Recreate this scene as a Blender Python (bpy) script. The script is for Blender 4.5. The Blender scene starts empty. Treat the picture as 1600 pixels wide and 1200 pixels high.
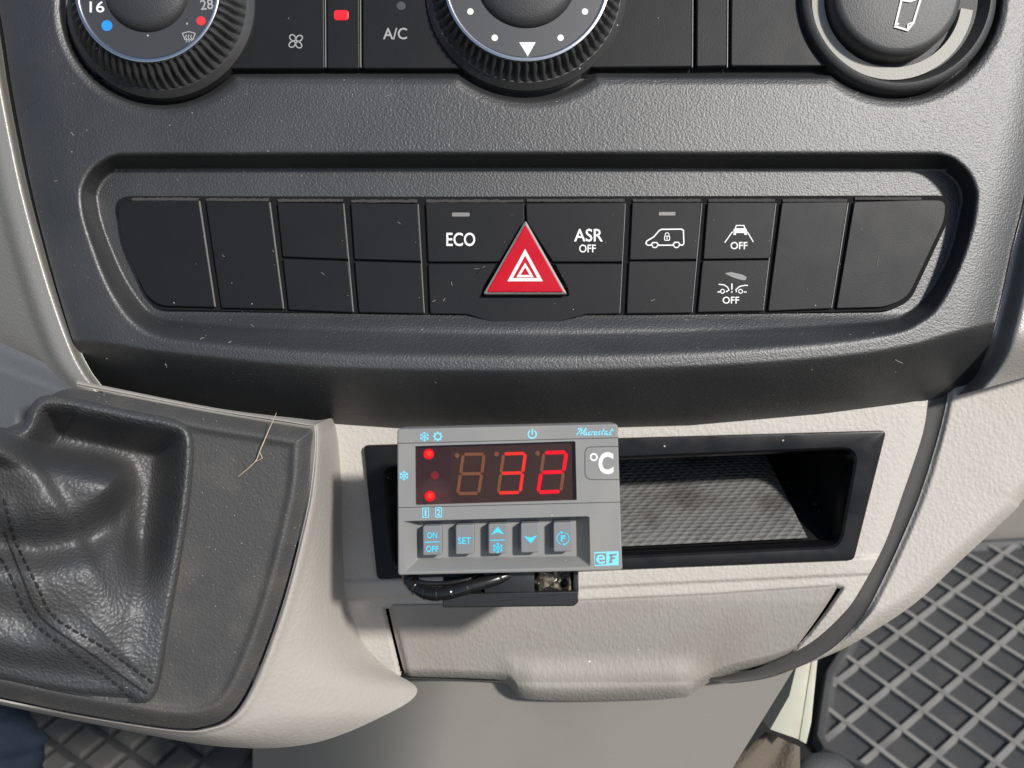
import bpy, math, random
import numpy as np
from mathutils import Matrix, Vector

random.seed(7); np.random.seed(7)
SC = bpy.context.scene
COL = SC.collection
# ------------------------------------------------------------------ camera
# Working frame: u right, v up, w towards the viewer, all in "units" of 0.2 mm.
S = 0.0002
D = 800.0 / math.tan(math.radians(30))          # eye distance from the switch panel, units
PITCH = math.radians(30)
R3 = Matrix(((1, 0, 0), (0, math.sin(PITCH), -math.cos(PITCH)), (0, math.cos(PITCH), math.sin(PITCH))))
ORG = Vector((0, 0, 0.45))
cam = bpy.data.cameras.new('camera'); cam_o = bpy.data.objects.new('camera', cam); COL.objects.link(cam_o)
cam.sensor_width = 36; cam.lens = 18 / math.tan(math.radians(30))
cam.clip_start = 0.01; cam.clip_end = 200
cam_o.matrix_world = Matrix.Translation(ORG + R3 @ Vector((0, 0, D * S))) @ R3.to_4x4()
cam.dof.use_dof = True; cam.dof.focus_distance = D * S - 0.008; cam.dof.aperture_fstop = 20
SC.camera = cam_o
# ------------------------------------------------------------------ light
SUN_CAM = Vector((0.62, 0.41, 1.0)).normalized()
SUN = (R3 @ SUN_CAM).normalized()
world = bpy.data.worlds.new('World'); SC.world = world; world.use_nodes = True
wn = world.node_tree; wn.nodes.clear()
sky = wn.nodes.new('ShaderNodeTexSky'); sky.sky_type = 'NISHITA'; sky.sun_disc = False
sky.sun_elevation = math.asin(SUN.z); sky.sun_rotation = math.atan2(SUN.x, SUN.y)
bg = wn.nodes.new('ShaderNodeBackground'); bg.inputs['Strength'].default_value = 0.10
wo = wn.nodes.new('ShaderNodeOutputWorld')
wn.links.new(sky.outputs[0], bg.inputs[0]); wn.links.new(bg.outputs[0], wo.inputs[0])
sl = bpy.data.lights.new('sun', 'SUN'); sl.energy = 4.8; sl.angle = math.radians(4); sl.color = (1, 0.965, 0.915)
so = bpy.data.objects.new('sun', sl); COL.objects.link(so)
so.rotation_euler = SUN.to_track_quat('Z', 'Y').to_euler(); so.location = ORG + SUN * 3
SC.view_settings.view_transform = 'Standard'; SC.view_settings.look = 'None'
SC.view_settings.exposure = 0.0; SC.view_settings.gamma = 1.0; SC.view_settings.use_curve_mapping = False

# ------------------------------------------------------------------ materials
MATS = {}
def material(name, base, rough=0.5, spec=0.5, metal=0.0, grain=None, leather=None, specks=None, tint=None, emit=None, coat=0, weave=None, smudge=0):
    """grain=(scale, distance) noise relief; leather=(scale, distance, stretch) cell relief; specks=(scale, size, density, colour)"""
    m = bpy.data.materials.new(name); m.use_nodes = True
    nt = m.node_tree; N = nt.nodes; L = nt.links
    b = N['Principled BSDF']
    b.inputs['Roughness'].default_value = rough; b.inputs['Metallic'].default_value = metal
    b.inputs['Specular IOR Level'].default_value = spec
    if coat: b.inputs['Coat Weight'].default_value = coat; b.inputs['Coat Roughness'].default_value = 0.1
    tc = N.new('ShaderNodeTexCoord')
    def rgb(c):
        n = N.new('ShaderNodeRGB'); n.outputs[0].default_value = (*c, 1); return n.outputs[0]
    def mix(f, a, c):
        n = N.new('ShaderNodeMix'); n.data_type = 'RGBA'
        L.new(f, n.inputs[0]); L.new(a, n.inputs[6]); L.new(c, n.inputs[7]); return n.outputs[2]
    def mth(op, a, v=None):
        n = N.new('ShaderNodeMath'); n.operation = op; n.use_clamp = op in ('MULTIPLY_ADD',)
        if hasattr(a, 'links'): L.new(a, n.inputs[0])
        else: n.inputs[0].default_value = a
        if v is not None:
            if hasattr(v, 'links'): L.new(v, n.inputs[1])
            else: n.inputs[1].default_value = v
        return n.outputs[0]
    col = rgb(base)
    if tint:                                     # (colour, scale, lo, hi) broad wear / dirt
        nz = N.new('ShaderNodeTexNoise'); nz.inputs['Scale'].default_value = tint[1]; nz.inputs['Detail'].default_value = 6
        L.new(tc.outputs['Object'], nz.inputs['Vector'])
        mr = N.new('ShaderNodeMapRange'); L.new(nz.outputs[0], mr.inputs[0]); mr.inputs[1].default_value = tint[2]; mr.inputs[2].default_value = tint[3]
        col = mix(mr.outputs[0], col, rgb(tint[0]))
    if specks:
        for sc_, size, dens, c in specks:
            v = N.new('ShaderNodeTexVoronoi'); v.inputs['Scale'].default_value = sc_; L.new(tc.outputs['Object'], v.inputs['Vector'])
            near = mth('LESS_THAN', v.outputs['Distance'], size)
            sep = N.new('ShaderNodeSeparateColor'); L.new(v.outputs['Color'], sep.inputs[0])
            rare = mth('LESS_THAN', sep.outputs[0], dens)
            col = mix(mth('MULTIPLY', near, rare), col, rgb(c))
    L.new(col, b.inputs['Base Color'])
    if smudge:
        nz = N.new('ShaderNodeTexNoise'); nz.inputs['Scale'].default_value = 90; nz.inputs['Detail'].default_value = 8
        L.new(tc.outputs['Object'], nz.inputs['Vector'])
        mr = N.new('ShaderNodeMapRange'); L.new(nz.outputs[0], mr.inputs[0])
        mr.inputs[1].default_value = 0.3; mr.inputs[2].default_value = 0.7
        mr.inputs[3].default_value = rough - smudge; mr.inputs[4].default_value = rough + smudge
        L.new(mr.outputs[0], b.inputs['Roughness'])
    nrm = None
    def bump(h, dist, strength=1.0):
        nonlocal nrm
        n = N.new('ShaderNodeBump'); n.inputs['Distance'].default_value = dist; n.inputs['Strength'].default_value = strength
        L.new(h, n.inputs['Height'])
        if nrm is not None: L.new(nrm, n.inputs['Normal'])
        nrm = n.outputs[0]
    if leather:
        mp = N.new('ShaderNodeMapping'); L.new(tc.outputs['Object'], mp.inputs[0]); mp.inputs['Scale'].default_value = leather[2]
        nz = N.new('ShaderNodeTexNoise'); nz.inputs['Scale'].default_value = leather[0] * 0.35; nz.inputs['Detail'].default_value = 2
        L.new(mp.outputs[0], nz.inputs['Vector'])
        vm = N.new('ShaderNodeVectorMath'); vm.operation = 'MULTIPLY_ADD'
        L.new(nz.outputs['Color'], vm.inputs[0]); vm.inputs[1].default_value = (1.4 / leather[0],) * 3; L.new(mp.outputs[0], vm.inputs[2])
        v = N.new('ShaderNodeTexVoronoi'); v.feature = 'SMOOTH_F1'; v.inputs['Scale'].default_value = leather[0]; v.inputs['Smoothness'].default_value = 0.25
        L.new(vm.outputs[0], v.inputs['Vector'])
        mr = N.new('ShaderNodeMapRange'); mr.interpolation_type = 'SMOOTHSTEP'
        L.new(v.outputs['Distance'], mr.inputs[0]); mr.inputs[1].default_value = 0.75; mr.inputs[2].default_value = 0.15
        bump(mr.outputs[0], leather[1])
    if grain:
        nz = N.new('ShaderNodeTexNoise'); nz.inputs['Scale'].default_value = grain[0]; nz.inputs['Detail'].default_value = 2.5
        L.new(tc.outputs['Object'], nz.inputs['Vector']); bump(nz.outputs[0], grain[1])
    if weave:
        mp = N.new('ShaderNodeMapping'); L.new(tc.outputs['Object'], mp.inputs[0]); mp.inputs['Scale'].default_value = weave[2]
        mp.vector_type = 'TEXTURE' if False else 'POINT'; mp.inputs['Rotation'].default_value = (0, 0, 0.78)
        v = N.new('ShaderNodeTexVoronoi'); v.inputs['Scale'].default_value = weave[0]; v.inputs['Randomness'].default_value = 0.12
        L.new(mp.outputs[0], v.inputs['Vector'])
        bump(v.outputs['Distance'], weave[1])
    if nrm is not None: L.new(nrm, b.inputs['Normal'])
    if emit:
        b.inputs['Emission Color'].default_value = (*emit[0], 1); b.inputs['Emission Strength'].default_value = emit[1]
    MATS[name] = m
    return m

DUST = (0.42, 0.39, 0.34)
material('black_plastic', (0.017, 0.0175, 0.0185), 0.48, 1.0, grain=(1500, 0.00016), specks=[(420, 0.08, 0.05, (0.3, 0.28, 0.25)), (900, 0.12, 0.06, (0.2, 0.19, 0.175))], tint=((0.030, 0.030, 0.030), 30, 0.45, 0.75))
material('plate_plastic', (0.048, 0.047, 0.0465), 0.6, 0.6, grain=(1300, 0.00020), specks=[(520, 0.08, 0.12, (0.36, 0.32, 0.25)), (1000, 0.16, 0.16, (0.18, 0.16, 0.13))], tint=((0.075, 0.069, 0.06), 60, 0.5, 0.75))
material('button_plastic', (0.009, 0.0092, 0.0105), 0.47, 0.22, grain=(2600, 0.00003), specks=[(260, 0.07, 0.05, DUST), (420, 0.08, 0.03, DUST)], smudge=0.03)
material('gap_black', (0.006, 0.006, 0.007), 0.8, 0.2)
material('gloss_black', (0.007, 0.007, 0.008), 0.36, 0.22, smudge=0.12, specks=[(300, 0.09, 0.06, DUST)])
material('dust_edge', (0.05, 0.048, 0.045), 0.8, 0.3, grain=(2500, 0.0003))
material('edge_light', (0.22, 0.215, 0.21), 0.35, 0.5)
material('grip_rubber', (0.035, 0.035, 0.036), 0.38, 1.0, specks=[(420, 0.12, 0.06, DUST)])
material('dial_grey', (0.045, 0.046, 0.05), 0.5, 0.5, grain=(1800, 0.0001), specks=[(420, 0.12, 0.1, DUST)])
material('dial_cap', (0.028, 0.028, 0.03), 0.55, 0.5, grain=(2400, 0.00012))
material('cap_grey', (0.045, 0.045, 0.046), 0.5, 0.5, grain=(2200, 0.0001))
material('arc_grey', (0.30, 0.29, 0.26), 0.55, 0.5, grain=(1500, 0.0001))
material('chrome', (0.62, 0.62, 0.62), 0.25, 0.5, metal=1.0)
material('print_white', (0.75, 0.75, 0.73), 0.6, 0.3)
material('print_grey', (0.32, 0.32, 0.32), 0.6, 0.3)
material('print_blue', (0.02, 0.25, 0.62), 0.5, 0.4)
material('print_red', (0.60, 0.03, 0.04), 0.5, 0.4)
material('lamp_dim', (0.20, 0.19, 0.185), 0.4, 0.5)
material('lamp_red', (0.35, 0.005, 0.01), 0.4, 0.3, emit=((1.0, 0.03, 0.05), 0.62))
material('hazard_red', (0.44, 0.002, 0.014), 0.4, 0.2, smudge=0.06, specks=[(300, 0.06, 0.08, (0.7, 0.5, 0.45))])
BEIGE = (0.43, 0.402, 0.365)
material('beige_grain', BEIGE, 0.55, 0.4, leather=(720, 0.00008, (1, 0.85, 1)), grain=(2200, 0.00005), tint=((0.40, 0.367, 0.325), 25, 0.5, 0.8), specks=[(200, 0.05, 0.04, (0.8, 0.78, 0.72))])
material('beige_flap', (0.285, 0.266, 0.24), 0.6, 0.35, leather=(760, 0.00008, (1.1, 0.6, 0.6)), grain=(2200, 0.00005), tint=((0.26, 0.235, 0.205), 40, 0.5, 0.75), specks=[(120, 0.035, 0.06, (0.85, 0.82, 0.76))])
material('beige_smooth', (0.36, 0.337, 0.308), 0.5, 0.4, leather=(700, 0.00005, (1, 1, 1)), tint=((0.335, 0.31, 0.28), 18, 0.45, 0.8))
material('tunnel_grey', (0.205, 0.195, 0.175), 0.6, 0.35, grain=(1500, 0.00005), specks=[(60, 0.03, 0.15, (0.5, 0.47, 0.42))], tint=((0.17, 0.16, 0.142), 14, 0.45, 0.8))  # greyer and darker base than the console beige
material('silver_beige', (0.30, 0.285, 0.26), 0.42, 0.5, metal=0.35, grain=(1400, 0.00012), specks=[(1200, 0.2, 0.08, (0.5, 0.48, 0.44))])
material('grey_blue', (0.075, 0.082, 0.088), 0.55, 0.5, grain=(1800, 0.00012), specks=[(500, 0.1, 0.05, (0.3, 0.3, 0.28))])
material('seam_grey', (0.058, 0.055, 0.054), 0.65, 0.35, grain=(1500, 0.00006))
material('tray_dark', (0.012, 0.012, 0.013), 0.5, 0.4, specks=[(300, 0.12, 0.1, (0.2, 0.17, 0.13))])
material('tray_weave', (0.15, 0.148, 0.14), 0.65, 0.35, weave=(520, 0.0008, (0.75, 1.15, 1.15)), tint=((0.09, 0.085, 0.08), 50, 0.5, 0.65))
material('leather_black', (0.052, 0.053, 0.056), 0.52, 0.7, leather=(860, 0.00015, (1, 1, 1)), tint=((0.068, 0.065, 0.06), 40, 0.5, 0.8), specks=[(500, 0.1, 0.05, (0.3, 0.27, 0.2))])
material('thread', (0.012, 0.012, 0.014), 0.7, 0.3)
material('case_grey', (0.205, 0.206, 0.202), 0.52, 0.4, grain=(2600, 0.00004), specks=[(520, 0.09, 0.05, (0.55, 0.53, 0.48))], tint=((0.245, 0.238, 0.22), 60, 0.5, 0.8))
material('key_grey', (0.18, 0.188, 0.194), 0.45, 0.4, tint=((0.19, 0.19, 0.185), 90, 0.5, 0.8))
material('cyan_print', (0.20, 0.62, 0.78), 0.5, 0.3)
material('cyan_strong', (0.06, 0.55, 0.78), 0.5, 0.3)
material('display_brown', (0.038, 0.020, 0.012), 0.6, 0.2)
material('display_left', (0.030, 0.012, 0.012), 0.6, 0.2, tint=((0.10, 0.05, 0.05), 70, 0.5, 0.75))
material('segment_off', (0.20, 0.095, 0.04), 0.6, 0.2)
material('segment_on', (0.35, 0.0, 0.006), 0.6, 0.1, emit=((1.0, 0.0, 0.022), 0.72))
material('segment_mid', (0.35, 0.02, 0.01), 0.6, 0.1, emit=((1.0, 0.03, 0.018), 0.7))
material('led_on', (0.35, 0.0, 0.0), 0.5, 0.1, emit=((1.0, 0.0, 0.006), 0.75))
material('led_core', (0.5, 0.03, 0.01), 0.5, 0.1, emit=((1.0, 0.06, 0.01), 0.85))
material('led_faint', (0.20, 0.012, 0.02), 0.6, 0.2)
material('bracket_black', (0.014, 0.014, 0.015), 0.4, 0.5, grain=(900, 0.00004))
material('glue', (0.035, 0.03, 0.026), 0.12, 0.7, coat=0.6, tint=((0.30, 0.26, 0.2), 220, 0.5, 0.7))
material('tape_black', (0.012, 0.012, 0.013), 0.26, 0.55, smudge=0.1)
material('mat_rubber', (0.05, 0.051, 0.052), 0.6, 0.45, grain=(300, 0.0003), specks=[(90, 0.05, 0.05, (0.25, 0.22, 0.18)), (300, 0.12, 0.05, (0.2, 0.18, 0.15))], tint=((0.075, 0.073, 0.07), 25, 0.5, 0.8))
material('mat_rib', (0.22, 0.215, 0.20), 0.75, 0.3, tint=((0.13, 0.127, 0.12), 30, 0.45, 0.7))
material('mat_dusty', (0.06, 0.057, 0.052), 0.75, 0.3, tint=((0.10, 0.09, 0.075), 50, 0.45, 0.75))
material('mat_dark', (0.03, 0.03, 0.03), 0.6, 0.4)
material('cream_plastic', (0.46, 0.46, 0.375), 0.45, 0.45, tint=((0.40, 0.37, 0.29), 60, 0.5, 0.75))
material('tan_carpet', (0.12, 0.10, 0.078), 0.9, 0.2, grain=(700, 0.0006), tint=((0.12, 0.095, 0.07), 50, 0.45, 0.7))
material('floor_dark', (0.02, 0.02, 0.02), 0.8, 0.2)
material('denim', (0.010, 0.016, 0.028), 0.85, 0.2, grain=(1400, 0.0003), tint=((0.018, 0.027, 0.045), 60, 0.45, 0.75))
material('straw', (0.62, 0.50, 0.32), 0.6, 0.3)
material('lint_fibre', (0.36, 0.34, 0.30), 0.8, 0.2)
# tinted display pane: clear acrylic with a thin reflection
gm = bpy.data.materials.new('tinted_pane'); gm.use_nodes = True
gn = gm.node_tree; gn.nodes.clear()
_o = gn.nodes.new('ShaderNodeOutputMaterial'); _t = gn.nodes.new('ShaderNodeBsdfTransparent'); _g = gn.nodes.new('ShaderNodeBsdfGlossy')
_m = gn.nodes.new('ShaderNodeMixShader'); _f = gn.nodes.new('ShaderNodeFresnel'); _f.inputs[0].default_value = 1.4
_t.inputs[0].default_value = (0.93, 0.86, 0.84, 1); _g.inputs['Roughness'].default_value = 0.12
gn.links.new(_f.outputs[0], _m.inputs[0]); gn.links.new(_t.outputs[0], _m.inputs[1]); gn.links.new(_g.outputs[0], _m.inputs[2]); gn.links.new(_m.outputs[0], _o.inputs[0])
MATS['tinted_pane'] = gm

# ------------------------------------------------------------------ helpers
def k_(w): return (D - w) / D
def uv(x, y, w): k = (D - w) / D; return ((x - 800) * k, (600 - y) * k)
def P(x, y, w): u, v = uv(x, y, w); return (u, v, w)
ORIGIN = {}                                      # object -> origin in working units
def from_world(p): q = R3.transposed() @ (Vector(p) - ORG); return (q.x / S, q.y / S, q.z / S)
def place(o, origin, parent):
    ORIGIN[o.name] = Vector(origin)
    if parent is None:
        o.matrix_world = Matrix.Translation(ORG + R3 @ (Vector(origin) * S)) @ R3.to_4x4()
    else:
        o.parent = parent
        o.location = (Vector(origin) - ORIGIN[parent.name]) * S
def tag(o, label=None, cat=None, group=None, kind=None):
    if label: o['label'] = label
    if cat: o['category'] = cat
    if group: o['group'] = group
    if kind: o['kind'] = kind
    return o
def thing(name, origin, label, cat, group=None, parent=None):
    o = bpy.data.objects.new(name, None); COL.objects.link(o); o.empty_display_size = 0.01
    place(o, origin, parent); return tag(o, label, cat, group)
def build(name, verts, faces, mat, parent=None, smooth=None, label=None, cat=None, group=None, kind=None, origin=None):
    V = np.asarray(verts, dtype=float).reshape(-1, 3)
    org = Vector(origin) if origin is not None else Vector(((V.max(0) + V.min(0)) / 2).tolist())
    V = (V - np.array(org)) * S
    me = bpy.data.meshes.new(name); me.from_pydata(V.tolist(), [], [tuple(int(i) for i in f) for f in faces]); me.validate(); me.update()
    if smooth is not None:
        me.shade_smooth()
        if smooth < 179: me.set_sharp_from_angle(angle=math.radians(smooth))
        for p_ in me.polygons:
            if p_.loop_total > 6: p_.use_smooth = False
    me.materials.append(MATS[mat])
    o = bpy.data.objects.new(name, me); COL.objects.link(o)
    place(o, org, parent)
    return tag(o, label, cat, group, kind)
class MB:
    def __init__(s): s.v = []; s.f = []
    def add(s, v, f):
        n = len(s.v); s.v += [tuple(p) for p in v]; s.f += [tuple(i + n for i in q) for q in f]; return s
    def build(s, name, mat, parent=None, **k): return build(name, s.v, s.f, mat, parent, **k)
def curve(pts, n, closed=False):
    """Catmull-Rom through points (any dimension), n samples per span"""
    p = np.array(pts, float); m = len(p); out = []
    spans = m if closed else m - 1
    for i in range(spans):
        if closed: a, b, c, d = p[(i - 1) % m], p[i], p[(i + 1) % m], p[(i + 2) % m]
        else: a, b, c, d = p[max(i - 1, 0)], p[i], p[i + 1], p[min(i + 2, m - 1)]
        for j in range(n):
            t = j / n
            out.append(0.5 * (2 * b + (c - a) * t + (2 * a - 5 * b + 4 * c - d) * t * t + (3 * b - a - 3 * c + d) * t ** 3))
    if not closed: out.append(p[-1])
    return np.array(out)
def rounded(poly, r, n=5):
    out = []; m = len(poly)
    rs = r if isinstance(r, (list, tuple)) else [r] * m
    for i in range(m):
        b = np.array(poly[i], float); a = np.array(poly[i - 1], float); c = np.array(poly[(i + 1) % m], float)
        da = a - b; dc = c - b; la = np.linalg.norm(da); lc = np.linalg.norm(dc); rr = min(rs[i], la * 0.45, lc * 0.45)
        if rr < 0.3: out.append(tuple(b)); continue
        p0 = b + da / la * rr; p2 = b + dc / lc * rr
        for j in range(n + 1):
            t = j / n; out.append(tuple((1 - t) ** 2 * p0 + 2 * t * (1 - t) * b + t * t * p2))
    return out
def area(p): return 0.5 * sum(p[i - 1][0] * p[i][1] - p[i][0] * p[i - 1][1] for i in range(len(p)))
def inset(poly, d):
    p = np.array(poly, float); m = len(p); sg = 1 if area(poly) > 0 else -1; out = []
    for i in range(m):
        e1 = p[i] - p[i - 1]; e2 = p[(i + 1) % m] - p[i]
        e1 /= np.linalg.norm(e1) + 1e-9; e2 /= np.linalg.norm(e2) + 1e-9
        n1 = np.array((-e1[1], e1[0])) * sg; n2 = np.array((-e2[1], e2[0])) * sg
        b = n1 + n2; q = b @ b
        out.append(tuple(p[i] + b * (2 * d / max(q, 1.0)) if q > 1e-6 else p[i] + n1 * d))
    return out
def prism(poly, wf, wb, bev=1.5, mb=None):
    """plate with the front outline given in picture coordinates at depth wf, straight walls back to wb, rounded front edge"""
    mb = mb or MB()
    q = [uv(x, y, wf) for x, y in poly]
    if area(q) < 0: q = q[::-1]
    m = len(q)
    if bev > 0:
        i1 = inset(q, bev * 0.3); i2 = inset(q, bev)
        rings = [(q, wb), (q, wf - bev), (i1, wf - bev * 0.3), (i2, wf)]
    else: rings = [(q, wb), (q, wf)]
    v = [(a, b, w) for r, w in rings for a, b in r]; f = []
    for k in range(len(rings) - 1):
        for i in range(m):
            j = (i + 1) % m; f.append((k * m + i, k * m + j, (k + 1) * m + j, (k + 1) * m + i))
    f.append(tuple(range((len(rings) - 1) * m, len(rings) * m)))
    f.append(tuple(range(m - 1, -1, -1)))
    return mb.add(v, f)
def stroke(pts, wd, w, mb=None, closed=False, th=0.8):
    """flat printed line of width wd lying at depth w"""
    mb = mb or MB(); p = [np.array(uv(x, y, w)) for x, y in pts]; m = len(p); Lp = []; Rp = []
    for i in range(m):
        a = p[i - 1] if (i > 0 or closed) else None; c = p[(i + 1) % m] if (i < m - 1 or closed) else None
        d1 = (p[i] - a) if a is not None else (c - p[i]); d2 = (c - p[i]) if c is not None else d1
        d1 = d1 / (np.linalg.norm(d1) + 1e-9); d2 = d2 / (np.linalg.norm(d2) + 1e-9)
        n1 = np.array((-d1[1], d1[0])); n2 = np.array((-d2[1], d2[0])); b = n1 + n2; q = max(b @ b, 0.8)
        o = b * (wd / q); Lp.append(p[i] + o); Rp.append(p[i] - o)
    v = []
    for l, r in zip(Lp, Rp): v += [(l[0], l[1], w), (r[0], r[1], w), (l[0], l[1], w - th), (r[0], r[1], w - th)]
    f = []
    for i in range(m if closed else m - 1):
        a = 4 * i; b = 4 * ((i + 1) % m)
        f += [(a, a + 1, b + 1, b), (a, b, b + 2, a + 2), (a + 1, a + 3, b + 3, b + 1)]
    if not closed: f += [(0, 2, 3, 1), (4 * m - 4, 4 * m - 3, 4 * m - 1, 4 * m - 2)]
    return mb.add(v, f)
def circ(cx, cy, r, n=28, a0=0, a1=360):
    full = abs(a1 - a0) >= 360
    return [(cx + r * math.cos(math.radians(a0 + (a1 - a0) * i / (n if full else n - 1))), cy - r * math.sin(math.radians(a0 + (a1 - a0) * i / (n if full else n - 1)))) for i in range(n)]
def grid_faces(nu, nv, closed_u=False):
    f = []
    for j in range(nv - 1):
        for i in range(nu if closed_u else nu - 1):
            i2 = (i + 1) % nu
            f.append((j * nu + i, (j + 1) * nu + i, (j + 1) * nu + i2, j * nu + i2))
    return f
def patch(name, fn, nu, nv, mat, parent, keep=None, **k):
    s, t = np.meshgrid(np.linspace(0, 1, nu), np.linspace(0, 1, nv))
    x, y, w = fn(s.ravel(), t.ravel())
    kk = (D - w) / D
    V = np.stack([(x - 800) * kk, (600 - y) * kk, w], 1)
    F = grid_faces(nu, nv)
    if keep is not None:
        F = np.array(F); cx = x[F].mean(1); cy = y[F].mean(1); F = F[keep(cx, cy)].tolist()
    k.setdefault('smooth', 180)
    return build(name, V, F, mat, parent, **k)
def lathe(cx, cy, w0, prof, n, name, mat, parent, knurl=None, **k):
    """solid of revolution about the axis through picture point (cx,cy) at depth w0; prof = [(radius, w)]"""
    u0, v0 = uv(cx, cy, w0); V = []
    for j, (r, w) in enumerate(prof):
        for i in range(n):
            a = 2 * math.pi * i / n; rr = r + (knurl(a, j, r) if knurl else 0)
            V.append((u0 + rr * math.cos(a), v0 + rr * math.sin(a), w))
    F = [tuple(reversed(q)) for q in grid_faces(n, len(prof), True)]
    F.append(tuple(range((len(prof) - 1) * n, len(prof) * n)))
    k.setdefault('smooth', 40)
    return build(name, V, F, mat, parent, **k)
def tube(pts, rad, n=8, mb=None):
    """round tube through (u,v,w) points"""
    mb = mb or MB(); p = [Vector(q) for q in pts]; m = len(p); V = []
    rs = rad if isinstance(rad, (list, tuple)) else [rad] * m
    ref = Vector((0.2, 0.3, 0.93))
    for i in range(m):
        d = (p[min(i + 1, m - 1)] - p[max(i - 1, 0)]).normalized()
        a = d.cross(ref).normalized(); b = d.cross(a)
        for j in range(n):
            t = 2 * math.pi * j / n; V.append(p[i] + (a * math.cos(t) + b * math.sin(t)) * rs[i])
    F = grid_faces(n, m, True); F.append(tuple(range(n))); F.append(tuple(range((m - 1) * n, m * n))[::-1])
    return mb.add(V, F)
def text(s, x0, y0, x1, y1, w, mat, parent, name='lettering', bold=0.0, shear=0.0, rot=0.0):
    """raised print filling the picture box x0..x1, y0..y1 at depth w"""
    cu = bpy.data.curves.new('t', 'FONT'); cu.body = s; cu.shear = shear; cu.offset = bold; cu.resolution_u = 4; cu.extrude = 0.0
    ob = bpy.data.objects.new('t', cu); COL.objects.link(ob)
    dg = bpy.context.evaluated_depsgraph_get(); dg.update()
    me = bpy.data.meshes.new_from_object(ob.evaluated_get(dg))
    V = np.array([v.co[:] for v in me.vertices]); F = [tuple(p.vertices) for p in me.polygons]
    bpy.data.objects.remove(ob); bpy.data.curves.remove(cu); bpy.data.meshes.remove(me)
    mn = V.min(0); mx = V.max(0)
    X = (V[:, 0] - mn[0]) / (mx[0] - mn[0]) - 0.5; Y = (V[:, 1] - mn[1]) / (mx[1] - mn[1]) - 0.5
    X *= (x1 - x0); Y *= (y1 - y0); c = math.cos(rot); sn = math.sin(rot)
    px = (x0 + x1) / 2 + X * c - Y * sn; py = (y0 + y1) / 2 - (X * sn + Y * c)
    return build(name, [P(a, b, w) for a, b in zip(px, py)], F, mat, parent)
def sdf(poly, x, y):
    """signed distance (negative inside) to a polygon, arrays"""
    p = np.array(poly, float); d = np.full(x.shape, 1e18); ins = np.zeros(x.shape, bool); m = len(p)
    for i in range(m):
        a = p[i]; b = p[(i + 1) % m]; e = b - a; L2 = e @ e + 1e-12
        t = np.clip(((x - a[0]) * e[0] + (y - a[1]) * e[1]) / L2, 0, 1)
        d = np.minimum(d, (x - a[0] - t * e[0]) ** 2 + (y - a[1] - t * e[1]) ** 2)
        c = ((a[1] > y) != (b[1] > y)) & (x < (b[0] - a[0]) * (y - a[1]) / (b[1] - a[1] + 1e-12) + a[0])
        ins ^= c
    d = np.sqrt(d); return np.where(ins, -d, d)
def segdist(pts, x, y):
    d = np.full(np.shape(x), 1e18)
    for a, b in zip(pts[:-1], pts[1:]):
        a = np.array(a, float); b = np.array(b, float); e = b - a
        t = np.clip(((x - a[0]) * e[0] + (y - a[1]) * e[1]) / (e @ e), 0, 1)
        d = np.minimum(d, (x - a[0] - t * e[0]) ** 2 + (y - a[1] - t * e[1]) ** 2)
    return np.sqrt(d)
def sm(a, b, x): t = np.clip((x - a) / (b - a), 0, 1); return t * t * (3 - 2 * t)
def ip(x, pts): p = np.array(pts, float); return np.interp(x, p[:, 0], p[:, 1])
def smip(x, pts):
    c = curve(pts, 12); return np.interp(x, c[:, 0], c[:, 1])

# ================================================================== black control panel
panel = thing('control_panel', P(820, 640, -60), 'black grained plastic control panel holding three round knobs and a row of switches', 'control panel')
XL = [(-160, -40), (21, 0), (150, 21), (300, 52), (430, 88), (530, 122), (580, 146), (614, 170), (700, 215)]
XR = [(-160, 1680), (150, 1628), (300, 1600), (380, 1580), (470, 1560), (540, 1540), (585, 1512), (620, 1478), (700, 1400)]
YB = [(0, 575), (168, 613), (300, 634), (500, 660), (620, 668), (800, 670), (966, 667), (1080, 664), (1280, 647), (1447, 627), (1480, 620), (1650, 590)]
def qarc(cx, cy, r, a0, a1, n=9): return [(cx + r * math.cos(math.radians(a0 + (a1 - a0) * i / (n - 1))), cy - r * math.sin(math.radians(a0 + (a1 - a0) * i / (n - 1)))) for i in range(n)]
OUT = curve([(123, 330)] + qarc(196, 311, 75, 172, 90) + [(400, 235.5), (800, 235), (1200, 235.5)] + qarc(1456, 311, 75, 90, 4) + [(1524, 357), (1501, 423), (1470, 482), (1440, 508), (1397, 526), (1280, 545), (1080, 560), (900, 566), (700, 566), (519, 562), (374, 549), (260, 536), (214, 518), (182, 482), (156, 433), (133, 368)], 5, True)
INN = curve(qarc(198, 311, 47, 180, 90) + [(400, 263.5), (800, 263), (1200, 263.5)] + qarc(1456, 311, 47, 90, -10) + [(1484, 397), (1452, 457), (1415, 491), (1380, 502), (1250, 511), (1080, 518), (900, 521), (700, 520), (446, 514), (290, 504), (250, 497), (225, 479), (192, 430), (161, 356)], 5, True)
KN = [(254, 10, 150), (824, -18, 168), (1400, -8, 156)]
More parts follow.
